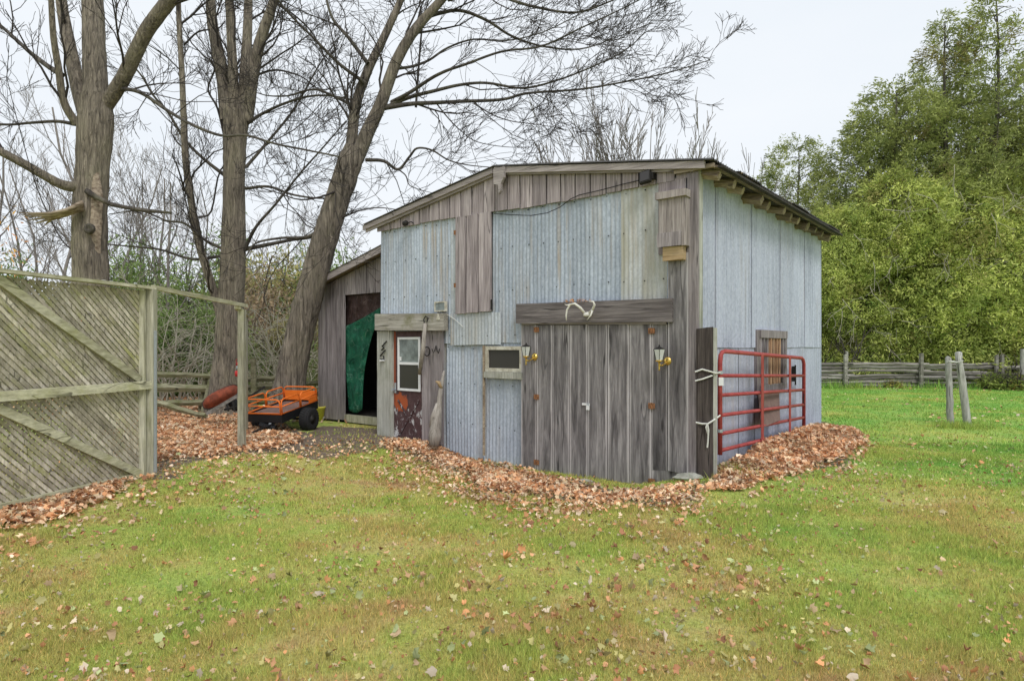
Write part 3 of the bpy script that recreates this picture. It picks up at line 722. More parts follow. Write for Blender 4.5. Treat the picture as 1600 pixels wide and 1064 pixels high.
# tarps in the lean-to opening
def cloth(poly_top, poly_bot, nx_, nz_, y, wave, seed, bow=0):
    random.seed(seed); V = []; Fs = []
    ph = [random.uniform(0, 6) for _ in range(6)]
    def lerp(pl, t):
        t *= len(pl)-1; i = min(int(t), len(pl)-2); f = t-i
        return (pl[i][0]*(1-f)+pl[i+1][0]*f, pl[i][1]*(1-f)+pl[i+1][1]*f)
    for j in range(nz_+1):
        for i in range(nx_+1):
            a = lerp(poly_top, i/nx_); b = lerp(poly_bot, i/nx_); t = j/nz_
            u = a[0]*(1-t)+b[0]*t-bow*math.sin(math.pi*t)*(i/nx_)**3; v = a[1]*(1-t)+b[1]*t
            yy = y+wave*(math.sin(u*0.35+v*0.05+ph[0])+0.6*math.sin(u*0.12-v*0.09+ph[1])+0.35*math.sin(v*0.22+u*0.15+ph[2]))
            x, z = front(u, v, yy); V.append((x, yy, z))
    for j in range(nz_):
        for i in range(nx_):
            a = j*(nx_+1)+i; Fs.append((a, a+1, a+nx_+2, a+nx_+1))
    return MB().add(V, Fs)
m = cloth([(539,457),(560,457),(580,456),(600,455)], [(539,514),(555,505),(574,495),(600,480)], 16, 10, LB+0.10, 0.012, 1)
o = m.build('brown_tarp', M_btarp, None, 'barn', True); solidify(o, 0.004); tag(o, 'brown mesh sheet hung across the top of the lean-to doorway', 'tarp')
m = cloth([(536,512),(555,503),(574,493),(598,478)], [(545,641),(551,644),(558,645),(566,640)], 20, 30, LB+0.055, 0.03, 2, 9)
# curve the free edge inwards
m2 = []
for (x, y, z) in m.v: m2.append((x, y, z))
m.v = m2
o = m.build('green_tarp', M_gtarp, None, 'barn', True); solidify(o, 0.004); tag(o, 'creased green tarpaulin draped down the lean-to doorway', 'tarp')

# antlers on the header
ya = b0-0.12
def fp(u, v, y): x, z = front(u, v, y); return (x, y, z)
t = bthing('deer_antlers', 'bleached deer antlers on a skull plate fixed to the beam over the double door', 'antlers', *fp(917, 490, ya))
MB().tube([fp(914,490,ya+0.02), fp(907,481,ya-0.05), fp(898,474.5,ya-0.09), fp(891,476,ya-0.10), fp(886,484,ya-0.12), fp(884.5,493,ya-0.12), fp(885,501,ya-0.13)], [0.02,0.018,0.017,0.016,0.014,0.012,0.005], 7).tube([fp(891,476,ya-0.10), fp(886,477,ya-0.12), fp(882,475.5,ya-0.14)], [0.012,0.009,0.003], 6).build('antler', M_bone, t, 'barn', True)
MB().tube([fp(920,490,ya+0.02), fp(926,484,ya-0.05), fp(929,476,ya-0.09), fp(927,471.5,ya-0.10), fp(920,471,ya-0.12)], [0.02,0.018,0.016,0.013,0.005], 7).tube([fp(926,484,ya-0.05), fp(923,493,ya-0.09), fp(917,500,ya-0.10)], [0.015,0.011,0.004], 6).build('antler', M_bone, t, 'barn', True)
x, y, z = fp(917, 491, ya)
MB().lathe([(0.0,-0.03),(0.05,-0.02),(0.065,0.0),(0.05,0.02),(0.01,0.03)], 10, Matrix.Translation((x, y+0.02, z))@Matrix.Rotation(R(20), 4, 'X')).build('skull_plate', M_bone, t, 'barn', True)
t = bthing('dried_leaves', 'small clump of orange dried leaves on top of the beam behind the antlers', 'dried leaves', *fp(898, 471, -0.1))
V = MB()
for i in range(46):
    x, y, z = fp(random.uniform(882, 925), random.uniform(468.5, 473.5), -0.11); a = [Vector([random.uniform(-0.035, 0.035) for _ in range(3)]) for _ in range(3)]
    V.add([Vector((x, y, z))+q for q in a], [(0, 1, 2)])
M_dry = plain('dried_orange_leaf', (0.50,0.26,0.12), 0.9, var=0.35)
V.build('leaves', M_dry, t, 'barn')

# wall lanterns
def lantern(u, v, label):
    y = b0-0.16; x, z = front(u, v, y); t = bthing('wall_lantern', label, 'wall lantern', x, y, z, 'brass lanterns beside the barn door')
    T = Matrix.Translation((x, y, z))
    MB().lathe([(0.045,-0.075),(0.075,0.055)], 6, T).build('glass', M_lglass, t, 'barn')
    m = MB().lathe([(0.076,0.057),(0.066,0.066),(0.035,0.080),(0.014,0.090),(0.010,0.100),(0.014,0.106),(0.004,0.115)], 6, T); m.build('cap', M_iron, t, 'barn')
    m = MB()
    for k in range(6):
        a = 2*math.pi*k/6; m.tube([(x+0.047*math.cos(a), y+0.047*math.sin(a), z-0.077), (x+0.078*math.cos(a), y+0.078*math.sin(a), z+0.057)], 0.004, 4)
    m.build('cage', M_iron, t, 'barn')
    MB().lathe([(0.003,-0.21),(0.012,-0.20),(0.009,-0.18),(0.011,-0.12),(0.02,-0.10),(0.052,-0.088),(0.052,-0.078)], 10, T).build('base', M_brass, t, 'barn', True)
    MB().tube([(x, y, z-0.13), (x+0.01, y+0.05, z-0.15), (x+0.03, y+0.10, z-0.12), (x+0.04, b0-0.01, z-0.09)], 0.012, 7).build('arm', M_brass, t, 'barn', True)
    MB().lathe([(0.055,0.0),(0.055,0.012),(0.03,0.03)], 12, Matrix.Translation((x+0.04, b0-0.002, z-0.09))@Matrix.Rotation(R(90), 4, 'X')).build('back_plate', M_brass, t, 'barn', True)
    MB().tube([(x, y, z-0.07), (x, y, z+0.0)], 0.014, 6).build('bulb', M_white, t, 'barn')
lantern(1030, 553, 'brass wall lantern on the plank right of the double door'); lantern(822, 548, 'brass wall lantern between the small window and the double door')

# bat house
x, _ = front(1047, 345, -0.2); y1 = b0-0.003
t = bthing('bat_house', 'tall narrow weathered wooden bat house with fresh wood block below, high at the barn corner', 'bat house', x, y1-0.06, front(1047, 345, -0.2)[1])
fr_ = lambda u, v: front(u, v, -0.2)
def bb(u0, v0, u1, v1, ya_, yb_, name, mat, j=0.003):
    x0, z1 = fr_(u0, v0); x1, z0 = fr_(u1, v1); return MB().box((x0, ya_, z0), (x1, yb_, z1), j).build(name, mat, t, 'barn')
bb(1026, 302, 1073, 306, -0.24, y1, 'roof', M_batwood); bb(1030, 307, 1064, 362, -0.20, -0.185, 'front_panel', M_batwood)
bb(1027, 366, 1064, 383, -0.215, -0.20, 'lower_slat', M_wood); bb(1064.5, 307, 1071, 383, -0.195, y1, 'side_panel', M_batwood); bb(1028, 307, 1031, 383, -0.18, y1, 'side_panel', M_batwood)
bb(1031, 307, 1064, 383, -0.18, y1, 'body', M_dark); bb(1034, 385, 1066, 404, -0.17, y1, 'bottom_block', M_batfresh, 0.008)

# floodlight, small lamp, cable, sensor box, things by the small door
x, z = front(1008, 277, -0.16); t = bthing('floodlight', 'small square dark floodlight under the roof edge at the right of the gable', 'floodlight', x, -0.13, z)
Mx = Matrix.Translation((x, -0.15, z))@Matrix.Rotation(R(-22), 4, 'X')@Matrix.Rotation(R(-10), 4, 'Y')
MB().box((-0.075, -0.025, -0.085), (0.075, 0.025, 0.085), 0, Mx).build('housing', M_iron, t, 'barn'); MB().box((-0.06, -0.031, -0.07), (0.06, -0.0255, 0.07), 0, Mx).build('lens', M_glassd, t, 'barn')
MB().box((x+0.06, -0.14, z-0.03), (x+0.10, -0.062, z+0.05)).build('bracket', M_iron, t, 'barn')
x, z = front(635, 349, -0.14); t = bthing('small_lamp', 'small black lamp low on the left end of the gable boards', 'lamp', x, -0.12, z)
MB().lathe([(0.02,-0.05),(0.045,-0.03),(0.05,0.03),(0.025,0.06)], 8, Matrix.Translation((x-0.03, -0.14, z))@Matrix.Rotation(R(80), 4, 'Y')).build('lamp_head', M_iron, t, 'barn')
MB().tube([(x, -0.14, z), (x+0.08, -0.10, z+0.02), (x+0.10, -0.066, z)], 0.01, 5).build('arm', M_iron, t, 'barn')
pts = [fp(u, v, -0.085) for u, v in ((772,334),(800,336),(830,337),(855,333),(875,324),(892,311),(905,305),(940,297),(970,289),(1003,281))]
o = MB().tube(pts, 0.006, 4).build('electric_cable', M_iron, None, 'barn'); tag(o, 'thin dark cable sagging below the gable boards towards the floodlight', 'cable')
x, z = front(687, 478, -0.07); t = bthing('vent_box', 'small white framed grey box above the right end of the mossy header', 'vent', x, -0.06, z)
_, (a, b, c, d) = frame_front(678.5, 471.5, 696, 486.5, -0.085, 0.022, M_cream, 0.045, t, 'frame')
MB().box((a+0.02, -0.075, b+0.02), (c-0.02, -0.045, d-0.02)).build('grille', M_glassg, t, 'barn')
x, z = front(684, 495, -0.16); o = MB().prism([(x-0.04, z-0.05), (x+0.045, z-0.05), (x, z+0.06)], -0.162, -0.1505).build('triangle_tag', M_cream, None, 'barn'); tag(o, 'small pale triangular tag on the right end of the mossy header', 'tag')
pts = [fp(u, v, -0.16 if u < 694 else -0.05) for u, v in ((690,490),(700,492),(712,500),(724,511))]
o = MB().tube(pts, 0.006, 4).build('hanging_cord', M_rope, None, 'barn'); tag(o, 'short white cord running down from the mossy header over the metal', 'cord')
t = bthing('wooden_handle', 'old wooden tool handle hanging from an iron ring right of the maroon door', 'tool handle', *fp(662, 540, -0.2))
MB().tube([fp(664.5,505,-0.19), fp(661,545,-0.2), fp(655.5,585,-0.18)], [0.028,0.04,0.032], 8).build('shaft', M_stick, t, 'barn', True)
MB().tube([fp(663,505,-0.19), fp(662,499,-0.19), fp(665,494,-0.18), fp(669,497,-0.18), fp(667,503,-0.19)], 0.011, 6).build('ring', M_iron, t, 'barn')
x, y, z = fp(667, 549, -0.1)
o = MB().tube([(x+0.07*math.cos(a), y, z+0.075*math.sin(a)) for a in np.linspace(0, 2*math.pi, 15)], 0.010, 5, False).build('iron_ring', M_iron, None, 'barn'); tag(o, 'dark iron ring hanging on the plank right of the maroon door', 'ring')
t = bthing('iron_hook', 'small black iron double hook on the plank beside the ring', 'hook', *fp(681, 545, -0.1))
for s in (-1, 1): MB().tube([fp(681,540,-0.075), fp(681+2*s,548,-0.10), fp(681+4*s,552,-0.13), fp(681+6*s,545,-0.13)], 0.008, 5).build('prong', M_iron, t, 'barn')
t = bthing('iron_ornament', 'curled black iron ornament on the pale left door jamb', 'ornament', *fp(600, 548, -0.1))
for (ua, va), (ub, vb), (uc, vc) in (((597,541),(601,536),(604,533)), ((596,547),(600,543),(597,541)), ((594,556),(599,550),(602,547)), ((595,561),(600,562),(599,556))):
    MB().tube([fp(ua,va,-0.1), fp(ub,vb,-0.11), fp(uc,vc,-0.1)], 0.012, 5).build('curl', M_iron, t, 'barn')
o = MB().tube([fp(594,564,-0.1), fp(600,563,-0.11)], 0.018, 6).build('white_insulator', M_white, None, 'barn'); tag(o, 'small white insulator under the iron ornament on the jamb', 'insulator')
# driftwood leaning beside the door
random.seed(3)
t = bthing('driftwood', 'twisted grey driftwood trunk leaning on the planks right of the maroon door', 'driftwood', *fp(682, 694, -0.2))
MB().tube([fp(u, v, y) for u, v, y in ((678,697,-0.34),(680,680,-0.30),(682,660,-0.26),(686,640,-0.22),(687,620,-0.19),(690,600,-0.16),(694,579,-0.12))],
          [0.08,0.11,0.085,0.05,0.04,0.035,0.015], 9).build('main_stem', M_stick, t, 'barn', True)
MB().tube([fp(675,668,-0.3), fp(678,650,-0.28), fp(683,630,-0.24)], [0.05,0.055,0.02], 7).build('knob', M_stick, t, 'barn', True)
MB().tube([fp(690,606,-0.17), fp(685,597,-0.22), fp(681,596,-0.24)], [0.03,0.03,0.015], 6).build('stub', M_batfresh, t, 'barn', True)
def rock(x, y, z, sx, sy_, sz, label, seed):
    rs = random.Random(seed); V = []; n = 10; prof = [(0.35,-0.5),(0.85,-0.35),(1.0,0.0),(0.8,0.38),(0.4,0.52)]
    m = MB().lathe(prof, n); m.v = [(x+q[0]*sx*rs.uniform(0.85,1.12), y+q[1]*sy_*rs.uniform(0.85,1.12), z+q[2]*sz*rs.uniform(0.9,1.1)) for q in m.v]
    o = m.build('rock', M_stone, None, 'world', False); tag(o, label, 'rock', 'stones along the foot of the barn')
    ORG[o.name] = Matrix.Identity(4); return o
gp = G(705, 694); rock(gp.x, gp.y, gp.z+0.05, 0.22, 0.18, 0.22, 'grey rock beside the driftwood at the foot of the metal wall', 1)
gp = G(500, 658); rock(gp.x-0.05, gp.y+0.1, 0.05, 0.12, 0.12, 0.18, 'grey stone under the left corner of the lean-to', 2)
gp = G(1082, 752); rock(gp.x, gp.y+0.15, gp.z+0.02, 0.2, 0.1, 0.10, 'flat stone at the foot of the dark corner post', 4)
gp = G(908, 753); rock(gp.x, gp.y, gp.z+0.01, 0.16, 0.06, 0.06, 'thin pale stone under the double door', 5)

# corner post, gate, ropes
t = bthing('gate_post', 'thick dark wooden post with pale edge board at the near barn corner', 'post', W+0.2, -0.1, 0)
px0 = P(1086, 600, 7.93).x; px1 = P(1110, 600, 7.93).x; px2 = P(1117, 600, 7.93).x
MB().prism([(px0, -0.2), (px1, -0.2), (px1, P(0,511,7.93).z), (px0, P(0,514,7.93).z)], 7.82, 8.04).build('post', M_darkpost, t)
MB().prism([(px1+0.003, -0.2), (px2, -0.2), (px2, P(0,513,7.93).z), (px1+0.003, P(0,512,7.93).z)], 7.84, 8.02).build('edge_board', M_palewood, t)
GA = P(1125, 0, 8.0); GB = P(1256, 0, 11.1)
def gp2(s, z): return Vector((GA.x+(GB.x-GA.x)*s, GA.y+(GB.y-GA.y)*s, z))
zl = [P(0,v,8.0).z for v in (549,587,617.5,649,678,704)]; zr = [P(0,v,11.1).z for v in (561,587,609,632,652,671)]
t = thing('farm_gate', 'red tubular metal farm gate leaning along the metal side wall in a leaf pile', 'gate', (GA.x, GA.y, 0.3))
m = MB().tube([gp2(0, zl[5]-0.05), gp2(0, zl[0]-0.14), gp2(0.006, zl[0]-0.05), gp2(0.02, zl[0]-0.012), gp2(0.045, zl[0]), gp2(0.96, zr[0]+0.02), gp2(0.985, zr[0]-0.01), gp2(1, zr[0]-0.08), gp2(1, zr[5]-0.03)], 0.029, 10)
m.build('outer_frame', M_redgate, t, 'world', True)
for i in range(1, 6): MB().tube([gp2(0.004, zl[i]), gp2(0.996, zr[i])], 0.024, 8).build('rail', M_redgate, t, 'world', True)
for s, u in ((0.40, 0), (0.755, 1)):
    a, b = zl[0]*(1-s)+zr[0]*s, zl[5]*(1-s)+zr[5]*s-0.04
    d = (GB-GA); d.z = 0; d.normalize(); q = gp2(s, 0); nrm = Vector((d.y, -d.x, 0))
    M = Matrix((d, -nrm, Vector((0,0,1)))).transposed().to_4x4(); M.translation = q
    MB().box((-0.055, -0.034, b), (0.055, -0.027, a+0.01), 0, M).build('stay', M_redgate, t)
q = gp2(0.0, zl[1]-0.07); MB().box((q.x-0.03, q.y-0.045, q.z-0.05), (q.x+0.03, q.y-0.032, q.z+0.05)).build('label_plate', M_white, t)
for i in (1, 4):
    q = gp2(0.0, zl[i]+0.04); MB().lathe([(0.034,-0.02),(0.034,0.02)], 10, Matrix.Translation(q)).build('hinge_collar', M_galv, t)
q = gp2(1, zr[2]-0.05); MB().tube([q, q+Vector((-0.02,-0.05,-0.03)), q+Vector((-0.03,-0.04,-0.15)), q+Vector((0,-0.04,-0.2))], 0.008, 5).build('chain', M_iron, t)
def rope(v0, v1, v2, tail, label):
    yy = 7.80
    pts = [P(1086, v0, yy), P(1097, v1, yy), P(1108, v1+3, yy-0.01), P(1118, v2, yy), P(1125, v2-1, 7.94), P(1125, v2+3, 8.03), P(1118, v2+4, 7.98), P(1112, v2+4, 7.80), P(1098, v2+9, yy-0.01), P(1086, v0+14, yy)]
    m = MB().tube(pts, 0.010, 5)
    if tail: m.tube([P(1106, v0+2, yy-0.02), P(1107, v0+15, yy-0.03), P(1107, v0+38, yy-0.02)], 0.011, 5)
    o = m.build('rope', M_rope); tag(o, label, 'rope', 'white ropes tying the gate to the dark post')
rope(581, 577, 583, False, 'upper white rope loop tying the red gate to the dark post')
pts = [P(1087,660,7.80), P(1097,662,7.79), P(1106,662,7.78), P(1114,657,7.80), P(1121,652,7.9), P(1125,649,7.96)]
o = MB().tube(pts, 0.011, 5).tube([P(1105,661,7.77), P(1107,672,7.765), P(1106,690,7.78), P(1105,699,7.79)], 0.010, 5).tube([P(1105,661,7.77), P(1103,668,7.765), P(1106,678,7.78)], 0.009, 5).build('rope', M_rope); tag(o, 'lower white rope with a hanging tail tied round the dark post', 'rope', 'white ropes tying the gate to the dark post')
# board leaning under the side window
def sp(u, v, x): y, z = side(u, v, x); return (x, y, z)
Vb = [sp(1192, 668, W+0.20), sp(1219, 656, W+0.20), sp(1217, 607, W+0.07), sp(1187, 612, W+0.07)]
m = MB().add(Vb+[(x-0.025, y, z-0.01) for x, y, z in Vb], [(0,1,2,3),(7,6,5,4),(0,4,5,1),(1,5,6,2),(2,6,7,3),(3,7,4,0)])
o = m.build('leaning_board', M_brownboard, None, 'barn'); tag(o, 'brown board leaning on the side wall below the barred window', 'board')
# ================================================================ LATTICE SCREEN AND ITS FRAME
random.seed(11); np.random.seed(11)
FP = Vector((-4.47, 7.92, 0)); FQ = Vector((-0.28, -0.96, 0)).normalized(); FN = Vector((0.96, -0.28, 0)).normalized()
def fl(s, n, z): return FP+FQ*s+FN*n+Vector((0,0,z))
t = thing('lattice_fence', 'tall mossy grey lattice screen with diagonal braces at the left edge of the lawn', 'fence', FP)
LEN = 3.1; ZT, ZB = 2.27, 0.03
def clip_seg(c, sl):                     # line z = c + sl*s inside the panel
    pts = []
    for s in (0.0, LEN):
        z = c+sl*s
        if ZB <= z <= ZT: pts.append((s, z))
    for z in (ZB, ZT):
        s = (z-c)/sl
        if 0 < s < LEN: pts.append((s, z))
    return sorted(pts)[:2] if len(pts) >= 2 else None
pitch = 0.073
for layer, sl, off in ((0, 1.0, -0.006), (1, -1.0, -0.018)):
    c = (ZB-LEN if sl > 0 else ZB)+0.03
    while c < (ZT if sl > 0 else ZT+LEN):
        q = clip_seg(c, sl)
        if q and abs(q[1][0]-q[0][0]) > 0.04:
            (s0, z0), (s1, z1) = q; a, b = fl(s0, off, z0), fl(s1, off, z1); d = (b-a).normalized(); x = d.cross(FN).normalized()
            M = Matrix((x, d, FN)).transposed().to_4x4(); M.translation = a; L = (b-a).length
            wd = 0.0175 if layer == 0 else 0.0190
            MB().box((-wd, 0, -0.004), (wd, L, 0.004), 0.0015, M).build('lattice_slat', M_lath, t)
        c += pitch*random.uniform(0.97, 1.03)
def fbar(name, s0, z0, s1, z1, hgt, n0, n1, mat, par):
    a, b = fl(s0, (n0+n1)/2, z0), fl(s1, (n0+n1)/2, z1); d = (b-a).normalized(); x = FN.cross(d).normalized()
    M = Matrix((x, d, FN)).transposed().to_4x4(); M.translation = a; L = (b-a).length; w_ = abs(n1-n0)/2
    return MB().box((-hgt/2, 0, -w_), (hgt/2, L, w_), 0.003, M).build(name, mat, par)
for s in (0.0, LEN+0.12):
    M = Matrix.Identity(4); M.translation = fl(s-0.02, 0.045, 0)
    MB().box((-0.045, -0.045, -0.3), (0.045, 0.045, 2.30), 0.003, M).build('post', M_framez, t)
    MB().box((-0.05, -0.02, -0.1), (0.02, 0.02, 2.28), 0.003, Matrix.Translation(fl(s+0.085, 0.03, 0))).build('post_board', M_framez, t)
fbar('top_rail', -0.05, 2.315, LEN+0.1, 2.335, 0.035, -0.05, 0.09, M_frame, t)
fbar('middle_rail', 0.0, 1.13, LEN+0.1, 1.11, 0.095, 0.047, 0.085, M_frame, t)
fbar('bottom_rail', 0.0, 0.04, LEN+0.1, 0.04, 0.08, 0.002, 0.035, M_frame, t)
fbar('brace', 0.13, 1.2, 1.85, 2.30, 0.085, 0.006, 0.04, M_frame, t); fbar('brace', 0.10, 0.05, 1.85, 1.05, 0.085, 0.006, 0.04, M_frame, t)
fbar('brace', 1.95, 2.25, LEN, 1.4, 0.085, 0.006, 0.04, M_frame, t)
for i in range(14):  # crusts of lichen on the top rail
    a = fl(random.uniform(0.1, 2.2), random.uniform(-0.03, 0.06), 2.336)
    MB().lathe([(0.03,-0.004),(0.022,0.006),(0.008,0.010)], 7, Matrix.Translation(a)@Matrix.Scale(random.uniform(0.6,1.5), 4)).build('lichen', M_stone, t)
M = Matrix.Translation((-4.375, 7.90, 0))
MB().box((-0.033, -0.004, -0.2), (0.033, 0.004, 1.79), 0, M).box((-0.033, 0.0045, -0.2), (-0.028, 0.03, 1.79), 0, M).build('steel_strip', M_galv, t)
# open frame to the next post
PB = Vector((-4.17, 9.98, 0)); PC = Vector((-4.66, 11.5, 0))
t = thing('open_archway', 'open wooden frame of two slim posts and a thin top beam beside the lattice screen', 'archway', PB)
MB().box((-0.05, -0.045, -0.2), (0.045, 0.045, 2.17), 0.004, Matrix.Translation(PB)).build('post', M_framez, t)
MB().bar(fl(-0.06, 0.03, 2.325), PB+Vector((0.03, 0.1, 2.23)), 0.05, 0.055, (0,0,1), 0.003).build('top_beam', M_frame, t)
MB().box((-0.045, -0.045, -0.2), (0.045, 0.045, 2.13), 0.004, Matrix.Translation((-4.84, 11.7, 0))).build('post', M_framez, t)
MB().bar(PB+Vector((-0.02, -0.12, 2.19)), (-4.84, 11.8, 2.15), 0.09, 0.04, (0,0,1), 0.003).build('top_beam', M_frame, t)

# ================================================================ ORANGE CART
CM = Matrix.Translation((-4.35, 12.40, 0))@Matrix.Rotation(R(-15.7), 4, 'Z')
t = thing('utility_cart', 'orange and black steel yard cart with chunky tyres parked left of the barn', 'cart', M=CM)
ORG[t.name] = CM.copy()
TM = CM@Matrix.Translation((-0.05, 0, 0.40))@Matrix.Rotation(R(8), 4, 'X')   # the bed, tipped nose down
def cb(lo, hi, name, mat, mm=None): return MB().box(lo, hi, 0, TM if mm is None else mm).build(name, mat, t)
hw, y0_, y1_ = 0.38, -0.58, 0.60
m = MB().box((-hw, y0_, -0.12), (hw, y0_+0.02, 0.03), 0, TM).box((-hw, y1_-0.02, -0.12), (hw, y1_, 0.03), 0, TM).box((-hw, y0_+0.02, -0.12), (-hw+0.02, y1_-0.02, 0.03), 0, TM).box((hw-0.02, y0_+0.02, -0.12), (hw, y1_-0.02, 0.03), 0, TM).box((-hw+0.02, y0_+0.02, -0.115), (hw-0.02, y1_-0.02, -0.10), 0, TM)
m.build('bed_frame', M_black, t)
cb((-hw+0.025, y0_+0.025, 0.0), (hw-0.025, y1_-0.025, 0.012), 'bed_mesh', M_brownboard)
m = MB()
def ct(pts, r=0.013): m.tube([TM@Vector(p) for p in pts], r, 7)
ct([(-hw,y0_,0.045),(hw,y0_,0.045),(hw,y1_,0.045),(-hw,y1_,0.045),(-hw,y0_,0.045)], 0.016); m.build('base_rail', M_orange, t, 'world', True)
def panel(p, q):                         # a railing panel with rounded upper corners
    global m; m = MB(); p, q = Vector(p), Vector(q); d = (q-p).normalized(); L = (q-p).length; z = Vector((0,0,1)); h = 0.27
    ct([p, p+z*(h-0.06), p+z*(h-0.02)+d*0.02, p+z*h+d*0.06, q+z*h-d*0.06, q+z*(h-0.02)-d*0.02, q+z*(h-0.06), q])
    ct([p+z*h*0.52, q+z*h*0.52]); return m.build('railing', M_orange, t, 'world', True)
for s in (-1, 1):
    panel((s*hw, y0_+0.02, 0.04), (s*hw, 0.0, 0.04)); panel((s*hw, 0.04, 0.04), (s*hw, y1_-0.02, 0.04))
panel((-hw+0.02, y0_, 0.04), (hw-0.02, y0_, 0.04)); panel((-hw+0.02, y1_, 0.04), (hw-0.02, y1_, 0.04))
cb((-hw+0.03, y1_-0.012, 0.05), (hw-0.03, y1_-0.004, 0.24), 'tail_panel', M_orange)
cb((hw-0.004, 0.3, 0.05), (hw+0.004, y1_-0.04, 0.15), 'side_panel', M_orange)
WM = CM@Matrix.Translation((0, 0.06, 0.215))
def wheel(x):
    M = WM@Matrix.Translation((x, 0, 0))@Matrix.Rotation(R(90), 4, 'Y')
    prof = [(0.10,-0.085),(0.175,-0.10),(0.205,-0.085),(0.215,-0.04),(0.215,0.04),(0.205,0.085),(0.175,0.10),(0.10,0.085)]
    w_ = MB().lathe(prof, 28, M).build('wheel', M_rubber, t, 'world', True)
    tm = MB()
    for k in range(26):
        for j in (-1, 0, 1):
            a = 2*math.pi*(k+0.5*abs(j))/26; Mk = M@Matrix.Rotation(a, 4, 'Z')@Matrix.Translation((0.2165 if j == 0 else 0.211, 0, 0.058*j)); tm.box((-0.006, -0.017, -0.024), (0.006, 0.017, 0.024), 0, Mk)
    tm.build('tread', M_rubber, w_); MB().lathe([(0.095,-0.089),(0.085,-0.075),(0.03,-0.078),(0.03,-0.105),(0.001,-0.105)], 20, M@Matrix.Rotation(R(180) if x > 0 else 0, 4, 'X')).build('rim', M_iron, w_, 'world', True)
wheel(0.48); wheel(-0.58)
MB().tube([WM@Vector((-0.58,0,0)), WM@Vector((0.48,0,0))], 0.02, 8).build('axle', M_black, t)
MB().tube([TM@Vector((0,-0.3,-0.13)), CM@Vector((0,-0.62,0.12)), CM@Vector((-0.02,-0.95,0.06))], 0.022, 6).tube([TM@Vector((0.2,-0.45,-0.13)), CM@Vector((0.0,-0.72,0.11))], 0.015, 6).tube([CM@Vector((-0.15,-0.55,0.16)), CM@Vector((0.15,-0.5,0.10))], 0.05, 8).build('tongue', M_black, t)
MB().lathe([(0.05,-0.03),(0.06,0),(0.05,0.03)], 10, CM@Matrix.Translation((0.06,-0.5,0.17))@Matrix.Rotation(R(90),4,'Y')).build('winch', M_galv, t)
# yellow thing behind the cart and red thing by the tree
gq = Vector((-4.25, 14.0, 0)); t = thing('yellow_tub', 'small yellow tub on the ground between the cart and the lean-to', 'tub', gq)
MB().lathe([(0.16,0.0),(0.20,0.26),(0.215,0.27),(0.215,0.30),(0.19,0.30),(0.15,0.04)], 16, Matrix.Translation(gq)).build('body', M_yellow, t, 'world', True)
a = P(374, 575, 12.6); t = thing('red_lantern', 'small red lantern hanging on the tree behind the slim post', 'lantern', a)
MB().lathe([(0.05,-0.17),(0.085,-0.15),(0.085,-0.06),(0.05,-0.05)], 10, Matrix.Translation(a)).build('base', M_redplastic, t, 'world', True); MB().lathe([(0.055,-0.049),(0.07,0.0),(0.055,0.05)], 10, Matrix.Translation(a)).build('globe', M_glassg, t, 'world', True)
MB().lathe([(0.06,0.051),(0.05,0.10),(0.02,0.13)], 10, Matrix.Translation(a)).tube([a+Vector((-0.07,0,0.0)), a+Vector((-0.06,0,0.16)), a+Vector((0,0,0.22)), a+Vector((0.06,0,0.16)), a+Vector((0.07,0,0.0))], 0.006, 5).build('cap', M_redplastic, t, 'world', True)

# ================================================================ WHEELBARROW tipped up against the tree
WB = Vector((-5.6, 12.7, 0)); t = thing('old_wheelbarrow', 'rusty red wheelbarrow tipped on its side with wooden handles beside the middle tree', 'wheelbarrow', WB)
c0 = P(345, 620, 12.7); Mw = Matrix.Translation(c0)@Matrix.Rotation(R(-27), 4, 'Y')@Matrix.Rotation(R(72), 4, 'X')@Matrix.Diagonal((0.92, 0.48, 0.75, 1))
V = []; Fs = []; n = 28
for k, (rx, ry, z) in enumerate([(0.43,0.31,0.0),(0.41,0.29,0.012),(0.36,0.25,0.09),(0.29,0.19,0.165),(0.22,0.13,0.195),(0.08,0.05,0.20)]):
    for i in range(n):
        a = 2*math.pi*i/n; q = 0.8; x = rx*math.copysign(abs(math.cos(a))**q, math.cos(a)); y = ry*math.copysign(abs(math.sin(a))**q, math.sin(a))
        V.append(Mw@Vector((x-0.0, -y, z)))
for k in range(5):
    for i in range(n): Fs.append((k*n+i, k*n+(i+1) % n, (k+1)*n+(i+1) % n, (k+1)*n+i))
Fs.append(tuple(5*n+i for i in range(n)))
o = MB().add(V, Fs).build('tray', M_tray, t, 'world', True); solidify(o, 0.008)
MB().tube(V[:n]+[V[0]], 0.013, 6, False).build('rim', M_iron, t, 'world', True)
MB().bar(P(322,647,11.9), P(378,614,12.3), 0.06, 0.045, (0,1,0.2)).build('handle', M_rail, t)
MB().bar(P(372,632,12.75), P(414,604,12.9), 0.045, 0.04, (0,1,0.2)).build('handle', M_iron, t)
MB().bar(P(352,622,12.75), P(357,642,12.6), 0.03, 0.03, (0,1,0.2)).bar(P(362,618,12.75), P(367,642,12.6), 0.03, 0.03, (0,1,0.2)).build('leg', M_iron, t)
MB().bar(P(350,640,12.6), P(378,634,12.75), 0.04, 0.04, (0,1,0.2)).build('cross_piece', M_iron, t)
MB().lathe([(0.12,-0.035),(0.17,-0.03),(0.18,0),(0.17,0.03),(0.12,0.035)], 18, Matrix.Translation(P(364,628,13.0)+Vector((0,0,-0.02)))@Matrix.Rotation(R(65),4,'Y')).build('wheel', M_rubber, t, 'world', True)

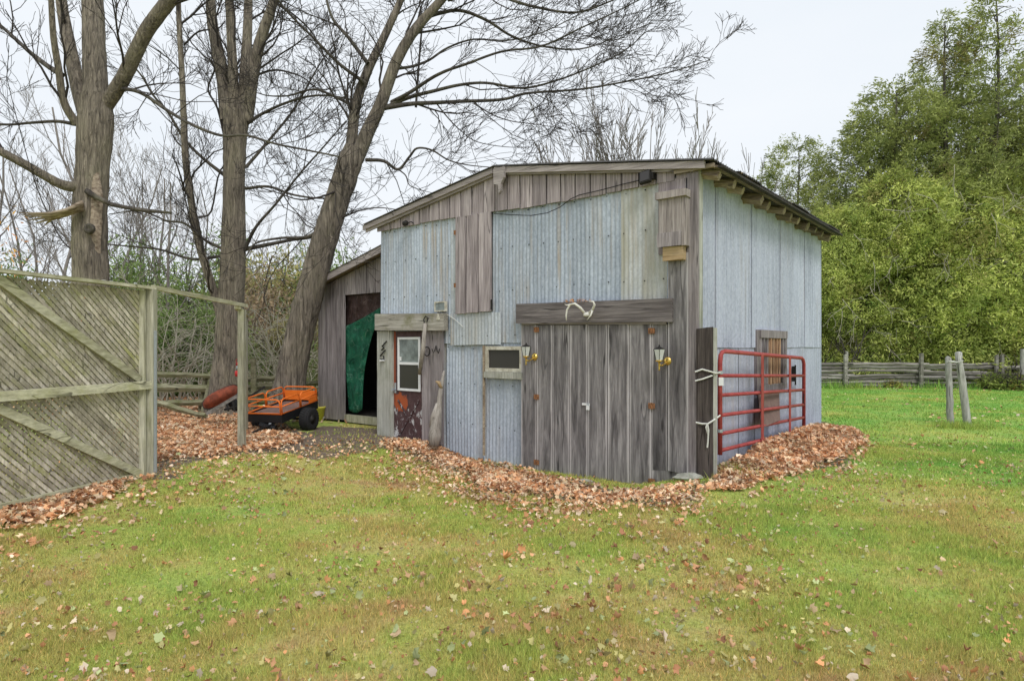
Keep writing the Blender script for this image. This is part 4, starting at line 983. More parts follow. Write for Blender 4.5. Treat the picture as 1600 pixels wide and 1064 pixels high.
# ================================================================ SPLIT RAIL FENCES AND LAWN POSTS
def raillog(a, b, r, par, mat=M_rail):
    a, b = Vector(a), Vector(b); n = 6; d = b-a; pts = []; rad = []
    for i in range(n+1):
        q = a+d*i/n+Vector((0, random.uniform(-0.02,0.02), random.uniform(-0.018,0.018)+0.0)); pts.append(q); rad.append(r*random.uniform(0.8, 1.15)*(0.75 if i in (0, n) else 1))
    MB().tube(pts, rad, 5).build('rail', mat, par)
def railfence(name, label, A, B, bays, heights, r, mat, hpost, offs=0.12, postmat=M_rail):
    A, B = Vector(A), Vector(B); t = thing(name, label, 'fence', A); d = (B-A)
    for i in range(bays+1):
        q = A+d*i/bays; lean = random.uniform(-0.05, 0.05)
        MB().tube([q+Vector((0,-0.1,-0.2)), q+Vector((lean,-0.1,hpost*random.uniform(0.92,1.06)))], [0.085,0.07], 6).build('post', postmat, t)
        MB().tube([q+Vector((0.18,offs+0.08,-0.2)), q+Vector((0.2-lean,offs+0.08,hpost*random.uniform(0.85,1.1)))], [0.07,0.055], 6).build('post', postmat, t)
    for i in range(bays):
        a, b = A+d*i/bays, A+d*(i+1)/bays; dd = d.normalized()
        for h in heights:
            for kk in range(1 if h > 1.0 else 1):
                z0, z1 = h+random.uniform(-0.06,0.06), h+random.uniform(-0.06,0.06)
                raillog(a-dd*random.uniform(0.1,0.35)+Vector((0,random.uniform(-0.02,offs),z0)), b+dd*random.uniform(0.1,0.5)+Vector((0,random.uniform(-0.02,offs),z1)), r*random.uniform(0.8,1.25), t, mat)
    return t
random.seed(21)
xr = lambda u, Y: (u-800)/F*Y
railfence('split_rail_fence', 'grey stacked split rail fence along the back of the lawn under the cedars', (xr(1203,25), 25, 0), (xr(1555,24.6), 24.6, 0), 3, (0.08,0.22,0.36,0.50,0.64,0.78,0.90), 0.07, M_rail, 1.35)
railfence('split_rail_fence', 'looser low end of the split rail fence at the right edge', (xr(1562,24.6), 24.6, 0), (xr(1820,24.4), 24.4, 0), 2, (0.1,0.28,0.55,0.82), 0.065, M_rail, 1.3)
t = thing('mossy_rail_fence', 'mossy two rail fence seen through the open frame behind the leaf covered yard', 'fence', (xr(240,15), 15, 0))
for a, b, r in ((P(120,580,15), P(334,587,15), 0.075), (P(120,604,15), P(330,607,15), 0.11), (P(200,632,15), P(345,628,15.0), 0.07), (P(240,628,14.2), P(322,650,13.6), 0.065), (P(150,640,15.1), P(262,629,15), 0.06)):
    raillog(a, b, r, t, M_railm)
MB().tube([P(318,648,14.8), P(338,560,15.2)], [0.08,0.07], 6).build('post', M_railm, t); MB().tube([P(180,652,15), P(180,570,15)], [0.09,0.08], 6).build('post', M_railm, t)
MB().tube([P(312,652,15.1), P(322,585,15.1)], [0.07,0.06], 6).build('post', M_railm, t)
t = thing('mossy_rail_fence', 'pile of mossy rails between the slim post and the leaning tree', 'fence', (xr(400,15.5), 15.5, 0))
for a, b, r in ((P(340,596,15.5), P(440,590,15.8), 0.07), (P(345,607,15.5), P(445,603,15.8), 0.08), (P(350,618,15.5), P(450,615,15.8), 0.08), (P(352,628,15.5), P(500,628,16), 0.07), (P(460,600,15.5), P(560,596,17), 0.07), (P(455,616,15.5), P(560,612,17), 0.07)):
    raillog(a, b, r, t, M_railm)
MB().tube([P(397,650,15.2), P(396,560,15.2)], [0.08,0.065], 6).build('post', M_railm, t)
def lawnpost(ub, vb, ut, vt, r, label):
    Y = H*F/(vb-HZ); a, b = P(ub, vb+6, Y), P(ut, vt, Y+0.05); pts = []; rad = []
    for i in range(9):
        f = i/8; pts.append(a.lerp(b, f)+Vector((random.uniform(-.008,.008), 0, 0))); rad.append(r*(1.1-0.15*f)*random.uniform(0.93, 1.06))
    pts.append(b+Vector((0.005,0,0.02))); rad.append(r*0.55)
    o = MB().tube(pts, rad, 10).build('lawn_post', M_oldpost, None, 'world', True); tag(o, label, 'post', 'old grey posts standing in the lawn'); return o
lawnpost(1485, 663, 1482, 559, 0.062, 'shorter upright weathered post standing in the lawn'); lawnpost(1513, 664, 1497, 551, 0.068, 'taller leaning weathered post standing in the lawn')
a = P(1488, 565, 13.15); o = MB().tube([a+Vector((-0.08,-0.07,0)), a+Vector((0.0,-0.11,-0.01)), a+Vector((0.16,-0.08,0.02)), a+Vector((0.17,0.05,0.02)), a+Vector((0,0.09,0)), a+Vector((-0.09,0.03,0))], 0.012, 5).build('wire_tie', M_rope); tag(o, 'pale wire tied round the tops of the two lawn posts', 'wire')
Y_ = 24.2; o = MB().tube([(xr(1597,Y_), Y_, -0.2), (xr(1597,Y_)+0.02, Y_, 1.5)], [0.09,0.08], 8).build('grey_post', M_oldpost); tag(o, 'pale grey post at the right edge of the picture by the far fence', 'post')

# ================================================================ TREES
def grow(out, p, d, L, r, lev, maxlev, rs, wig=0.22, up=0.06, nseg=5, kids=(4,6), ratio=(0.35,0.6), ang=(0.5,1.1), rmin=0.003, kr=(0.5,0.7), start=0.2):
    pts = [p]; rad = [r]; dirs = [d]; q = np.array(p, float); dd = np.array(d, float)
    for i in range(nseg):
        dd = dd+rs.normal(0, wig, 3)+np.array((0, 0, up)); dd /= np.linalg.norm(dd)
        q = q+dd*(L/nseg); f = (i+1)/nseg
        pts.append(q); rad.append(max(rmin, r*(1-0.72*f))); dirs.append(dd)
    out.append((pts, rad))
    if lev >= maxlev: return
    k = rs.randint(kids[0], kids[1]+1)
    for _ in range(k):
        f = rs.uniform(start, 0.97); i = min(int(f*nseg), nseg-1); g_ = f*nseg-i
        b = pts[i]*(1-g_)+pts[i+1]*g_ if not isinstance(pts[i], tuple) else np.array(pts[i])*(1-g_)+np.array(pts[i+1])*g_
        rr = rad[i]*(1-g_)+rad[i+1]*g_
        ax = rs.normal(0, 1, 3); ax -= ax.dot(dirs[i])*dirs[i]; ax /= np.linalg.norm(ax)+1e-9
        th = rs.uniform(*ang); nd = np.array(dirs[i])*math.cos(th)+ax*math.sin(th)
        grow(out, b, nd, L*rs.uniform(*ratio)*(1.15-0.5*f), max(rmin, rr*rs.uniform(*kr)), lev+1, maxlev, rs, wig, up, nseg if lev < 1 else max(3, nseg-1), kids, ratio, ang, rmin, kr, start)
def tubes_np(polys, sides):              # many thin branches in one numpy mesh
    Vs = []; Fs = []; base = 0
    an = np.arange(sides)*2*np.pi/sides; ca, sa = np.cos(an), np.sin(an)
    for pts, rad in polys:
        p = np.array([tuple(q) for q in pts]); r = np.array(rad); m = len(p)
        tn = np.empty_like(p); tn[1:-1] = p[2:]-p[:-2]; tn[0] = p[1]-p[0]; tn[-1] = p[-1]-p[-2]
        tn /= np.linalg.norm(tn, axis=1, keepdims=True)+1e-9
        ref = np.array((0.2, 1, 0.1)) if abs(tn[0][1]) < 0.8 else np.array((1, 0.1, 0.2))
        a = np.cross(tn, ref); a /= np.linalg.norm(a, axis=1, keepdims=True)+1e-9; b = np.cross(tn, a)
        Vs.append((p[:,None,:]+(a[:,None,:]*ca[None,:,None]+b[:,None,:]*sa[None,:,None])*r[:,None,None]).reshape(-1, 3))
        i = np.arange(m-1)[:,None]*sides; k = np.arange(sides)[None,:]; k2 = (k+1) % sides
        Fs.append(np.stack([base+i+k, base+i+k2, base+i+sides+k2, base+i+sides+k], -1).reshape(-1, 4)); base += m*sides
    return np.concatenate(Vs), np.concatenate(Fs)
def smooth_path(pts, rad, sub=4):        # Catmull-Rom through the given joints
    p = [np.array(tuple(q), float) for q in pts]; p = [2*p[0]-p[1]]+p+[2*p[-1]-p[-2]]; r = [rad[0]]+list(rad)+[rad[-1]]
    P_, R_ = [], []
    for i in range(1, len(p)-2):
        for j in range(sub):
            t_ = j/sub; a, b, c, d = p[i-1:i+3]
            P_.append(0.5*((2*b)+(c-a)*t_+(2*a-5*b+4*c-d)*t_*t_+(3*b-a-3*c+d)*t_**3)); R_.append(r[i]*(1-t_)+r[i+1]*t_)
    P_.append(p[-2]); R_.append(r[-2]); return P_, R_
def stem(name, pts, rad, mat, par, sides=14, rough=0.08, seed=1, sub=6):
    P_, R_ = smooth_path(pts, rad, sub); rs = np.random.RandomState(seed); ph = rs.uniform(0, 6, 6); fr = rs.randint(2, 6, 6)
    V, Fq = tubes_np([(P_, R_)], sides)
    C = np.repeat(np.array(P_), sides, 0); k = np.tile(np.arange(sides)*2*np.pi/sides, len(P_)); hgt = V[:,2]
    dsp = sum(np.sin(k*fr[i]+ph[i]+hgt*(0.4+0.35*i)*((-1)**i))/(i+1.2) for i in range(5))*rough*0.5+rs.normal(0, rough*0.22, len(V))
    V = C+(V-C)*(1+dsp)[:,None]
    M = np.array(ORG[par.name].inverted()); V = V@M[:3,:3].T+M[:3,3]
    o = np_mesh(name, V, Fq, mat, None, par, True); return o
def crown(par, polys, mat, name='crown', sides=3, label=None):
    V, Fq = tubes_np(polys, sides); M = np.array(ORG[par.name].inverted()); V = V@M[:3,:3].T+M[:3,3]
    o = np_mesh(name, V, Fq, mat, None, par, True); o['kind'] = 'stuff'; return o
def limb3(lst, Y0, dY=0.0):              # photo trace of a limb -> points; depth drifts by dY along it
    n = len(lst); return [P(u, v, Y0+dY*i/(n-1)) for i, (u, v) in enumerate(lst)]
def px(w_, Y): return w_/2*Y/F
TWN = [0]
def twigs(out, path, rad, rs, dens=3.0, L=(0.8,2.0), maxlev=2, up=0.05, start=0.1, kids=(4,7), wig=0.2):
    p = [np.array(tuple(q)) for q in path]; seg = [np.linalg.norm(p[i+1]-p[i]) for i in range(len(p)-1)]; tot = sum(seg); n = int(tot*dens)
    for k in range(n):
        s = rs.uniform(start, 1)*tot; f = s/tot; i = 0
        while i < len(seg)-1 and s > seg[i]: s -= seg[i]; i += 1
        b = p[i]+(p[i+1]-p[i])*(s/seg[i]); d = (p[i+1]-p[i])/seg[i]
        ax = rs.normal(0, 1, 3); ax -= ax.dot(d)*d; ax /= np.linalg.norm(ax); th = rs.uniform(0.35, 0.95); nd = d*math.cos(th)+ax*math.sin(th)
        r = rad[i]*rs.uniform(0.3, 0.6); r = min(r, 0.03)
        grow(out, b, nd, rs.uniform(*L)*(1.1-0.45*f), max(0.007, r), 0, maxlev, rs, wig, up, 5, kids, (0.40,0.68), (0.3,0.8), 0.0042, (0.5,0.7))

def bigtree(label, Y, trunk, trunk_w, limbs, seed, mat, group, dens=2.2, sides=18):
    rs = np.random.RandomState(seed)
    base = P(trunk[0][0], HZ+H*F/Y, Y); t = thing('bare_tree', label, 'tree', base, group)
    tp = limb3(trunk, Y)
    stem('trunk', tp, [px(w_, Y)*0.80 for w_ in trunk_w], mat, t, sides, 0.10, seed)
    out = []
    for i, (lst, ws, dY, dn) in enumerate(limbs):
        pts = limb3(lst, Y, dY); n = len(pts)
        r = [px(ws[0]+(ws[1]-ws[0])*(k/(n-1))**0.8, Y)*(0.85 if ws[0] > 14 else 0.75) for k in range(n)]
        big = ws[0] > 6
        P_, R_ = smooth_path(pts, r, 4)
        if big: stem('limb', pts, r, mat if ws[0] > 14 else M_limb, t, 12 if ws[0] > 12 else 8, 0.07, seed*10+i, 5)
        else: out.append((P_, R_))
        twigs(out, P_, R_, rs, dens*dn, (0.8, 2.5) if n > 3 else (0.5, 1.3), wig=0.20, up=0.06)
    crown(t, out, M_twig); return t, out

random.seed(2)
# right leaning tree: two stems, wide crown reaching over the barn
big3 = [
 ([(546,262),(549,230),(556,165),(575,110),(598,62),(626,0),(645,-60),(655,-150)], (24,9), 0.3, 1.0),
 ([(556,250),(575,205),(594,165),(620,95),(650,45),(690,0),(735,-60),(790,-130)], (29,10), -0.2, 1.0),
 ([(596,170),(640,163),(680,161),(719,159),(784,156),(825,146),(906,140),(988,126),(1048,113),(1110,94)], (11,1.5), -1.8, 1.25),
 ([(604,168),(638,153),(680,142),(719,133),(760,130),(817,138),(870,126),(925,105),(975,80),(1010,50)], (10,1.5), -1.0, 1.25),
 ([(612,160),(640,145),(675,122),(700,110),(727,101),(784,81),(845,73),(906,45),(960,20),(1020,-10)], (9,1.5), -2.6, 1.2),
 ([(660,30),(683,22),(719,17),(760,32),(800,57),(849,73),(906,77),(960,60),(1020,35)], (10,1.5), 1.2, 1.2),
 ([(617,108),(645,104),(671,94),(700,75),(740,62),(790,64),(850,50),(920,15),(990,-20)], (7,1.5), 1.5, 1.2),
 ([(700,0),(760,-10),(830,10),(900,20),(960,0),(1040,-30)], (9,2), -1.0, 1.2),
 ([(650,168),(657,70),(662,30),(675,-20)], (6,3), 0.8, 1.0),
 ([(572,250),(600,252),(622,265),(640,245),(652,232),(675,235),(700,250),(730,258),(770,262)], (8,1.5), -1.2, 1.1),
 ([(622,265),(634,275),(640,290),(660,298),(690,305)], (4,1.2), -0.6, 1.0),
 ([(680,160),(700,185),(720,205),(745,222),(790,230),(830,230)], (4,1.2), -1.0, 1.0),
 ([(740,162),(770,180),(800,190),(840,195),(880,202)], (4,1.2), -1.5, 1.0),
 ([(575,100),(545,60),(520,30),(508,-10),(500,-50)], (9,4), 0.5, 1.0),
 ([(560,170),(520,150),(490,140),(450,150),(420,150),(400,145)], (7,1.8), 1.0, 1.1),
 ([(540,290),(510,305),(470,312),(430,300),(400,292)], (6,1.8), -1.5, 1.0),
 ([(515,350),(480,370),(440,372),(400,380),(385,400)], (8,3), -0.5, 1.0),
 ([(525,345),(560,330),(590,325),(620,328),(640,332)], (5,1.3), -0.8, 1.0),
 ([(570,130),(530,100),(490,60),(450,20),(420,-20)], (8,3), -1.0, 1.0),
]
bigtree('thick leaning bare tree with its crown reaching over the barn roof', 13.6,
        [(448,640),(452,600),(462,545),(478,480),(494,420),(512,360),(530,305),(547,255),(556,232)], [86,60,54,52,50,48,46,47,40], big3, 3, M_bark2, 'big bare trees beside the barn', 2.3)
# middle tree
big2 = [
 ([(356,190),(350,130),(340,80),(331,30),(328,-20),(322,-120)], (28,14), 0.4, 0.7),
 ([(366,190),(364,120),(361,60),(358,0),(352,-110)], (20,13), -0.2, 0.7),
 ([(378,190),(382,120),(386,60),(388,0),(392,-120)], (22,13), 0.5, 0.7),
 ([(384,190),(396,110),(408,60),(425,10),(440,-40),(470,-140)], (24,12), -0.5, 0.7),
 ([(352,520),(338,470),(322,420),(308,370),(298,310),(290,250),(287,180),(284,110),(280,40),(278,-30)], (17,8), -0.6, 0.8),
 ([(310,340),(330,330),(345,265),(380,250),(420,225),(470,195),(520,140)], (5,2), 0.8, 1.0),
 ([(352,275),(320,250),(290,220),(262,175),(240,150),(222,120),(205,100)], (8,3), -0.6, 1.0),
 ([(384,195),(410,178),(450,160),(490,150),(530,152),(570,165)], (8,2), -1.2, 1.0),
 ([(384,295),(420,292),(460,305),(510,310),(560,300)], (7,2), -0.8, 1.0),
 ([(384,262),(420,220),(460,170),(500,100),(530,60)], (7,2), 0.9, 1.0),
 ([(380,395),(400,355),(430,320),(470,270),(510,225),(540,190)], (8,2), -1.0, 1.0),
 ([(380,390),(420,382),(455,375),(490,370),(520,355)], (10,4), 0.5, 0.9),
 ([(350,390),(320,375),(290,350),(260,345),(220,330),(170,335)], (7,2), -1.0, 1.0),
 ([(352,220),(340,170),(325,140),(335,110),(330,95)], (6,3), -0.5, 0.9),
 ([(288,70),(310,50),(340,45),(352,33)], (5,2.5), 0.2, 0.8),
 ([(395,120),(430,110),(470,120),(500,140),(540,135)], (6,2), 0.5, 1.0),
 ([(430,5),(460,25),(490,55),(510,100),(525,150)], (6,2), 0.5, 1.0),
 ([(348,400),(300,405),(250,390),(200,385),(150,380)], (7,2.5), 0.3, 1.0),
]
bigtree('straight bare tree with four upright stems behind the wheelbarrow', 15.0,
        [(352,655),(352,610),(355,560),(358,500),(363,430),(365,360),(366,290),(367,230),(370,175)], [80,58,50,48,46,44,42,44,50], big2, 7, M_bark, 'big bare trees beside the barn', 1.9)
# left tree behind the lattice
big1 = [
 ([(152,200),(150,150),(148,90),(146,30),(143,-40),(138,-140)], (46,34), 0.3, 0.4),
 ([(150,220),(128,160),(112,90),(100,30),(92,-30),(80,-140)], (30,16), 0.6, 0.5),
 ([(165,165),(183,138),(198,112),(212,82),(228,50),(248,22),(272,-10),(300,-60)], (26,24), -0.8, 0.4),
 ([(172,142),(200,140),(225,148),(260,172),(300,195),(345,212),(385,212),(430,225),(480,235),(530,245)], (9,2.5), -2.2, 1.0),
 ([(120,195),(100,160),(92,110),(84,60),(80,0),(78,-60)], (15,8), -0.8, 0.6),
 ([(150,285),(118,292),(95,288),(70,275),(40,258),(10,242),(-30,222),(-90,200)], (20,12), -1.2, 0.6),
 ([(97,118),(75,104),(50,85),(25,62),(0,40),(-40,10)], (12,6), 0.8, 0.7),
 ([(120,195),(90,190),(50,192),(10,195),(-40,190)], (8,4), -0.5, 0.9),
 ([(140,400),(100,380),(60,300),(30,200),(10,120)], (3,1.5), -0.5, 1.2),
]
t1, _ = bigtree('thick bare tree with a broken limb standing behind the lattice screen', 12.2,
        [(143,680),(143,600),(143,520),(142,435),(140,370),(142,310),(146,250),(150,195),(151,150)], [80,72,66,63,60,58,58,64,52], big1, 5, M_bark, 'big bare trees beside the barn', 1.7)
# dead limb pieces and burr on that tree
MB().tube([P(u,v,11.9) for u,v in ((135,298),(150,308),(175,320),(200,325),(235,330),(268,333))], [px(w_,12) for w_ in (9,8,7,6,6,4)], 7).build('dead_limb', M_limb, t1, 'world', True)
m = MB()
for k, (ue, ve) in enumerate(((30,333),(38,339),(46,344),(56,349),(34,336),(70,352))):
    m.tube([P(130,316+k*2,11.75+0.03*k), P(105,328+k*1.5,11.7+0.03*k), P(80,(330+ve)/2+2,11.68+0.03*k), P(ue,ve,11.65+0.04*k)], [px(w_,12) for w_ in (7,6,5,1.5)], 5)
m.build('splintered_stub', M_barewood, t1, 'world', True)
MB().lathe([(0.10,0.0),(0.095,0.05),(0.055,0.07),(0.03,0.05)], 12, Matrix.Translation(P(141,358,11.86))@Matrix.Rotation(R(90),4,'X')).build('knot', M_limb, t1, 'world', True)
V = []; Fs = []; rsc = random.Random(4)          # torn strip where the bark is gone, following the trunk
for j in range(15):
    v = 272+j*11; c = P(141+2*math.sin(j*0.4), v, 12.2); rr = px(61, 12.2)*0.80*1.03; wdt = math.sin(math.pi*min(1, (j+0.6)/10))**0.5 if j < 5 else 1.0
    for i in range(7):
        a = R(-66)+R(52)*(i/6)*wdt+R(4)*rsc.random()+R(26)*(1-wdt); dp = 0.0 if 0 < i < 6 else -0.06
        V.append((c.x+math.cos(a)*(rr+dp), c.y+math.sin(a)*(rr+dp), c.z))
for j in range(14):
    for i in range(6): a = j*7+i; Fs.append((a, a+1, a+8, a+7))
MB().add(V, Fs).build('bare_wood_scar', M_barewood, t1, 'world', True)

# ---------------------------------------------------------------- distant and middle bare trees: a few meshes, many trees
def fine_tree(seed, hgt, spread=0.5, upk=0.10, kids=(5,7), multi=1, r=0.11, maxlev=3, wig=0.10, ratio=(0.30,0.52), ang=(0.35,0.85), rmin=0.006):
    rs = np.random.RandomState(seed); out = []
    for k in range(multi):
        d = np.array((rs.normal(0, spread*0.45 if multi > 1 else 0.05), rs.normal(0, spread*0.3 if multi > 1 else 0.05), 1.0))
        if multi > 6: d = np.array((spread*0.62*(2*(k+0.5)/multi-1), rs.normal(0, 0.15), 1.0))
        d /= np.linalg.norm(d)
        grow(out, np.array((rs.normal(0, 0.25)*(multi > 1), rs.normal(0, 0.25)*(multi > 1), 0.0)), d, hgt*rs.uniform(0.85, 1.05), r, 0, maxlev, rs, wig, upk, 6, kids, ratio, ang, rmin, (0.45, 0.62), 0.25)
    main = [q for q in out if q[1][0] > r*0.6]; rest = [q for q in out if q[1][0] <= r*0.6]
    a = np_mesh('trunk', *tubes_np(main, 6), M_twigfar, None, None, True, False); b = np_mesh('crown', *tubes_np(rest, 3), M_twigfar, None, None, True, False); return a, b
def place_tree(name, meshes, x, y, rz, sc, label, group, cat='tree', names=('trunk','crown')):
    M = Matrix.Translation((x, y, float(gz(x, y))-0.05))@Matrix.Rotation(rz, 4, 'Z')@Matrix.Diagonal((sc, sc, sc, 1))
    t = bpy.data.objects.new(name, None); COL.objects.link(t); t.location = M.translation; t.rotation_euler = (0,0,rz); t.scale = (sc,)*3; tag(t, label, cat, group)
    for i, me in enumerate(meshes):
        o = bpy.data.objects.new(names[i], me); COL.objects.link(o); o.parent = t
        if i >= 1: o['kind'] = 'stuff'
    return t
TA = fine_tree(31, 11.0); TB = fine_tree(32, 12.5, r=0.13); TC = fine_tree(33, 8.5, 0.9, 0.12, (5,7), 5, 0.055); TD = fine_tree(34, 10.0, 0.7, 0.11, (5,7), 3, 0.08)
left = [(20,26,TB,1.05),(75,30,TA,1.15),(120,27,TD,1.0),(215,30,TC,1.1),(255,26,TA,0.85),(180,36,TB,1.2),(300,34,TD,1.0),(-30,32,TA,1.2),(-60,24,TB,0.9),(50,42,TD,1.5),(235,42,TA,1.3),(420,40,TD,0.9),(520,38,TC,1.0),(-120,34,TB,1.2)]
rs0 = random.Random(9)
for i, (u, y, me, s) in enumerate(left):
    side_ = 'left of the thick left tree, behind the lattice' if u < 100 else 'just right of the thick left tree' if u < 200 else 'between the left and middle big trees' if u < 310 else 'beyond the leaning tree'
    place_tree('bare_tree', me, xr(u, y), y, rs0.uniform(0, 6.28), s, 'slender pale bare tree '+side_, 'slender bare trees '+side_)
TE = fine_tree(41, 9.0, 0.66, 0.02, (9,12), 17, 0.042, 2, 0.035, (0.22,0.38), (0.25,0.5), 0.009); TF = fine_tree(42, 9.0, 0.40, 0.04, (6,9), 7, 0.04, 2, 0.04, (0.25,0.42), (0.2,0.5), 0.011)
for u, y, me, s, lb in ((1020,27,TE,1.16,'broad many stemmed bare tree behind the ridge of the barn'),(918,27,TF,1.14,'narrow bare tree left of the broad one behind the barn roof'),(1150,28,TF,0.88,'low bare sapling just right of the barn roof corner')):
    place_tree('bare_tree', me, xr(u, y), y, rs0.uniform(-0.4, 0.4), s, lb, None)

# ---------------------------------------------------------------- cedars
def spray_mesh(name, C, Dr, size, colr, rs, k=3, link=False):   # small drooping fans of narrow leaflets
    n = len(C); Vs = []; Cs = []
    for j in range(k):
        a = Dr+rs.normal(0, 0.55, (n, 3)); a /= np.linalg.norm(a, axis=1, keepdims=True)
        b = np.cross(a, rs.normal(0, 1, (n, 3))); b /= np.linalg.norm(b, axis=1, keepdims=True)+1e-9
        s = (size*rs.uniform(0.6, 1.2, n))[:,None]; o_ = C+rs.normal(0, 0.05, (n, 3))
        Vs.append(np.stack([o_, o_+a*s*0.55+b*s*0.13, o_+a*s, o_+a*s*0.45-b*s*0.13], 1))
        Cs.append(np.repeat((colr*rs.uniform(0.75, 1.25, (n,1)))[:,None,:], 4, 1))
    V = np.concatenate(Vs).reshape(-1, 3); Cc = np.concatenate(Cs).reshape(-1, 3); Cc = np.concatenate([Cc, np.ones((len(Cc), 1))], 1)
    return np_mesh(name, V, np.arange(len(V)).reshape(-1, 4), M_foliage, Cc, None, False, link)
def cedar(seed, hgt, rad, n, c_lo, c_hi, open_=0.3, base=0.1, size=0.24, shape='cone', brown=0.05):
    rs = np.random.RandomState(seed); out = []
    lean = rs.normal(0, 0.03, 2); tp = [(np.array((lean[0]*z*0.3+0.08*math.sin(z*0.7+seed), lean[1]*z*0.3, z))) for z in np.linspace(0, hgt*0.97, 9)]
    out.append((tp, list(np.linspace(0.19, 0.025, 9)))); trunk = np_mesh('trunk', *tubes_np(out, 7), M_limb, None, None, True, False)
    br = []
    def env(f): return (np.sin(np.clip((1-f)/0.62, 0, 1)*np.pi/2)**0.75 if shape == 'cone' else np.sqrt(np.clip(1-((f-0.40)/0.62)**2, 0.03, 1)))*np.clip((f-base+0.12)/0.15, 0.2, 1)
    for b in range(int(hgt*7)):
        f = rs.uniform(base, 0.98); az = rs.uniform(0, 2*math.pi); R0 = rad*float(env(f))*rs.uniform(0.6, 1.0); up0 = rs.uniform(0.1, 0.7); m_ = 4
        pts = [np.array((math.cos(az)*R0*g_, math.sin(az)*R0*g_, f*hgt+R0*(up0*g_-0.35*g_*g_))) for g_ in np.linspace(0, 1, m_+1)]
        br.append((pts, list(np.linspace(0.028, 0.006, m_+1))))
    N_ = n*3; f = rs.uniform(base*0.8, 1, N_); az = rs.uniform(0, 2*np.pi, N_); E = env(f); k = rs.rand(N_) < E+0.1; f, az, E = f[k], az[k], E[k]
    lump = vnoise(np.cos(az)*2.0+f*hgt*0.55, np.sin(az)*2.0-f*hgt*0.45, 1.1, seed); fine_ = vnoise(np.cos(az)*4+f*hgt*1.6, np.sin(az)*4+f*hgt*1.1, 1.7, seed+1)
    dens = lump*0.5+fine_*0.5; k = dens > (open_*0.62+rs.normal(0, 0.05, len(f))); f, az, E, lump, fine_ = f[k][:n], az[k][:n], E[k][:n], lump[k][:n], fine_[k][:n]
    q_ = np.repeat(np.arange(0, len(f)-7, 7), 7); f, az, E, lump, fine_ = f[q_], az[q_], E[q_], lump[q_], fine_[q_]
    rq = rs.uniform(0.2, 1, len(f))[q_]**0.4; tq = rs.normal(0, 0.20, len(f))[q_]
    rr_ = rad*E*(0.45+0.95*lump+0.25*fine_)*rq; m_ = len(f)
    C = np.stack([np.cos(az)*rr_, np.sin(az)*rr_, f*hgt], 1)+rs.normal(0, 1, (m_, 3))*np.array((0.13, 0.13, 0.09))
    Dd = np.stack([np.cos(az), np.sin(az), rs.uniform(-0.7, 0.6, m_)], 1)
    mixv = np.clip(fine_*0.6+lump*0.25+0.1+tq+rs.normal(0, 0.08, m_), 0, 1)[:,None]
    Cc = np.array(c_lo)*(1-mixv)+np.array(c_hi)*mixv
    bm = (vnoise(C[:,0]+C[:,1], C[:,2], 1.3, seed+2) < brown*2.2)[:,None]; Cc = np.where(bm, Cc*0.45+np.array((0.26, 0.17, 0.08))*0.5, Cc)
    cr = spray_mesh('crown', C, Dd, np.full(m_, size), Cc, rs)
    brm = np_mesh('branches', *tubes_np(br, 3), M_limb, None, None, True, False)
    return trunk, cr, brm
def place_cedar(me, u, y, s, rz, label, group=None): return place_tree('cedar_tree', me, xr(u, y), y, rz, s, label, group, names=('trunk','crown','branches'))
hi_lo, hi_hi = (0.11,0.15,0.05), (0.46,0.50,0.17)
lo_lo, lo_hi = (0.145,0.24,0.055), (0.74,0.78,0.24)
CT1 = cedar(51, 17.5, 2.5, 13000, hi_lo, hi_hi, 0.84, 0.18, 0.19, 'cone', 0.07)
CT2 = cedar(52, 17.0, 2.7, 13000, hi_lo, hi_hi, 0.84, 0.18, 0.19, 'cone', 0.07)
CT3 = cedar(53, 13.0, 2.5, 13000, hi_lo, hi_hi, 0.78, 0.12, 0.20, 'round', 0.08)
CL1 = cedar(54, 8.0, 2.9, 20000, lo_lo, lo_hi, 0.62, 0.03, 0.155, 'round', 0.08)
CL2 = cedar(55, 7.5, 2.7, 20000, lo_lo, lo_hi, 0.60, 0.03, 0.155, 'cone', 0.10)
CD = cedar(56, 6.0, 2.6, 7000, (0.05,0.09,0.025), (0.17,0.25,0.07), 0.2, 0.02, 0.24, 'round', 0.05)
rs1 = random.Random(4)
place_cedar(CT1, 1478, 30.5, 1.0, 0.5, 'tallest open topped cedar with bare trunk showing, right of the picture centre gap')
place_cedar(CT2, 1556, 30.0, 1.10, 1.9, 'tall open cedar nearest the right edge with its top cut off')
place_cedar(CT1, 1640, 31, 1.0, 3.3, 'tall open cedar just past the right edge of the picture')
place_cedar(CT3, 1402, 31, 1.10, 2.0, 'dense tall cedar with its top left of the tallest one')
place_cedar(CT3, 1352, 32, 0.99, 4.1, 'dense dark cedar on the left shoulder of the tall group')
place_cedar(CT3, 1440, 34, 1.18, 0.9, 'dense cedar behind the tallest one')
place_cedar(CT3, 1320, 31, 0.75, 5.1, 'smaller cedar at the left foot of the tall group')
place_cedar(CT3, 1246, 35, 0.98, 3.0, 'lone round topped cedar standing left of the tall group above the barn eave')
place_cedar(CT3, 1520, 33, 1.12, 2.6, 'dense cedar between the two tallest ones')
for u, y, s in ((1195,36,0.62),(1290,36,0.72),(1215,40,0.75),(1600,33,1.15),(1690,31,1.0)):
    place_cedar(CT3, u, y, s, rs1.uniform(0,6), 'medium dark cedar in the row behind the far fence', 'medium dark cedars behind the far fence')
def cw(u): return 'behind the right end of the barn' if u < 1290 else 'over the left stretch of the far rail fence' if u < 1440 else 'behind the two lawn posts' if u < 1540 else 'at the right edge over the far rail fence'
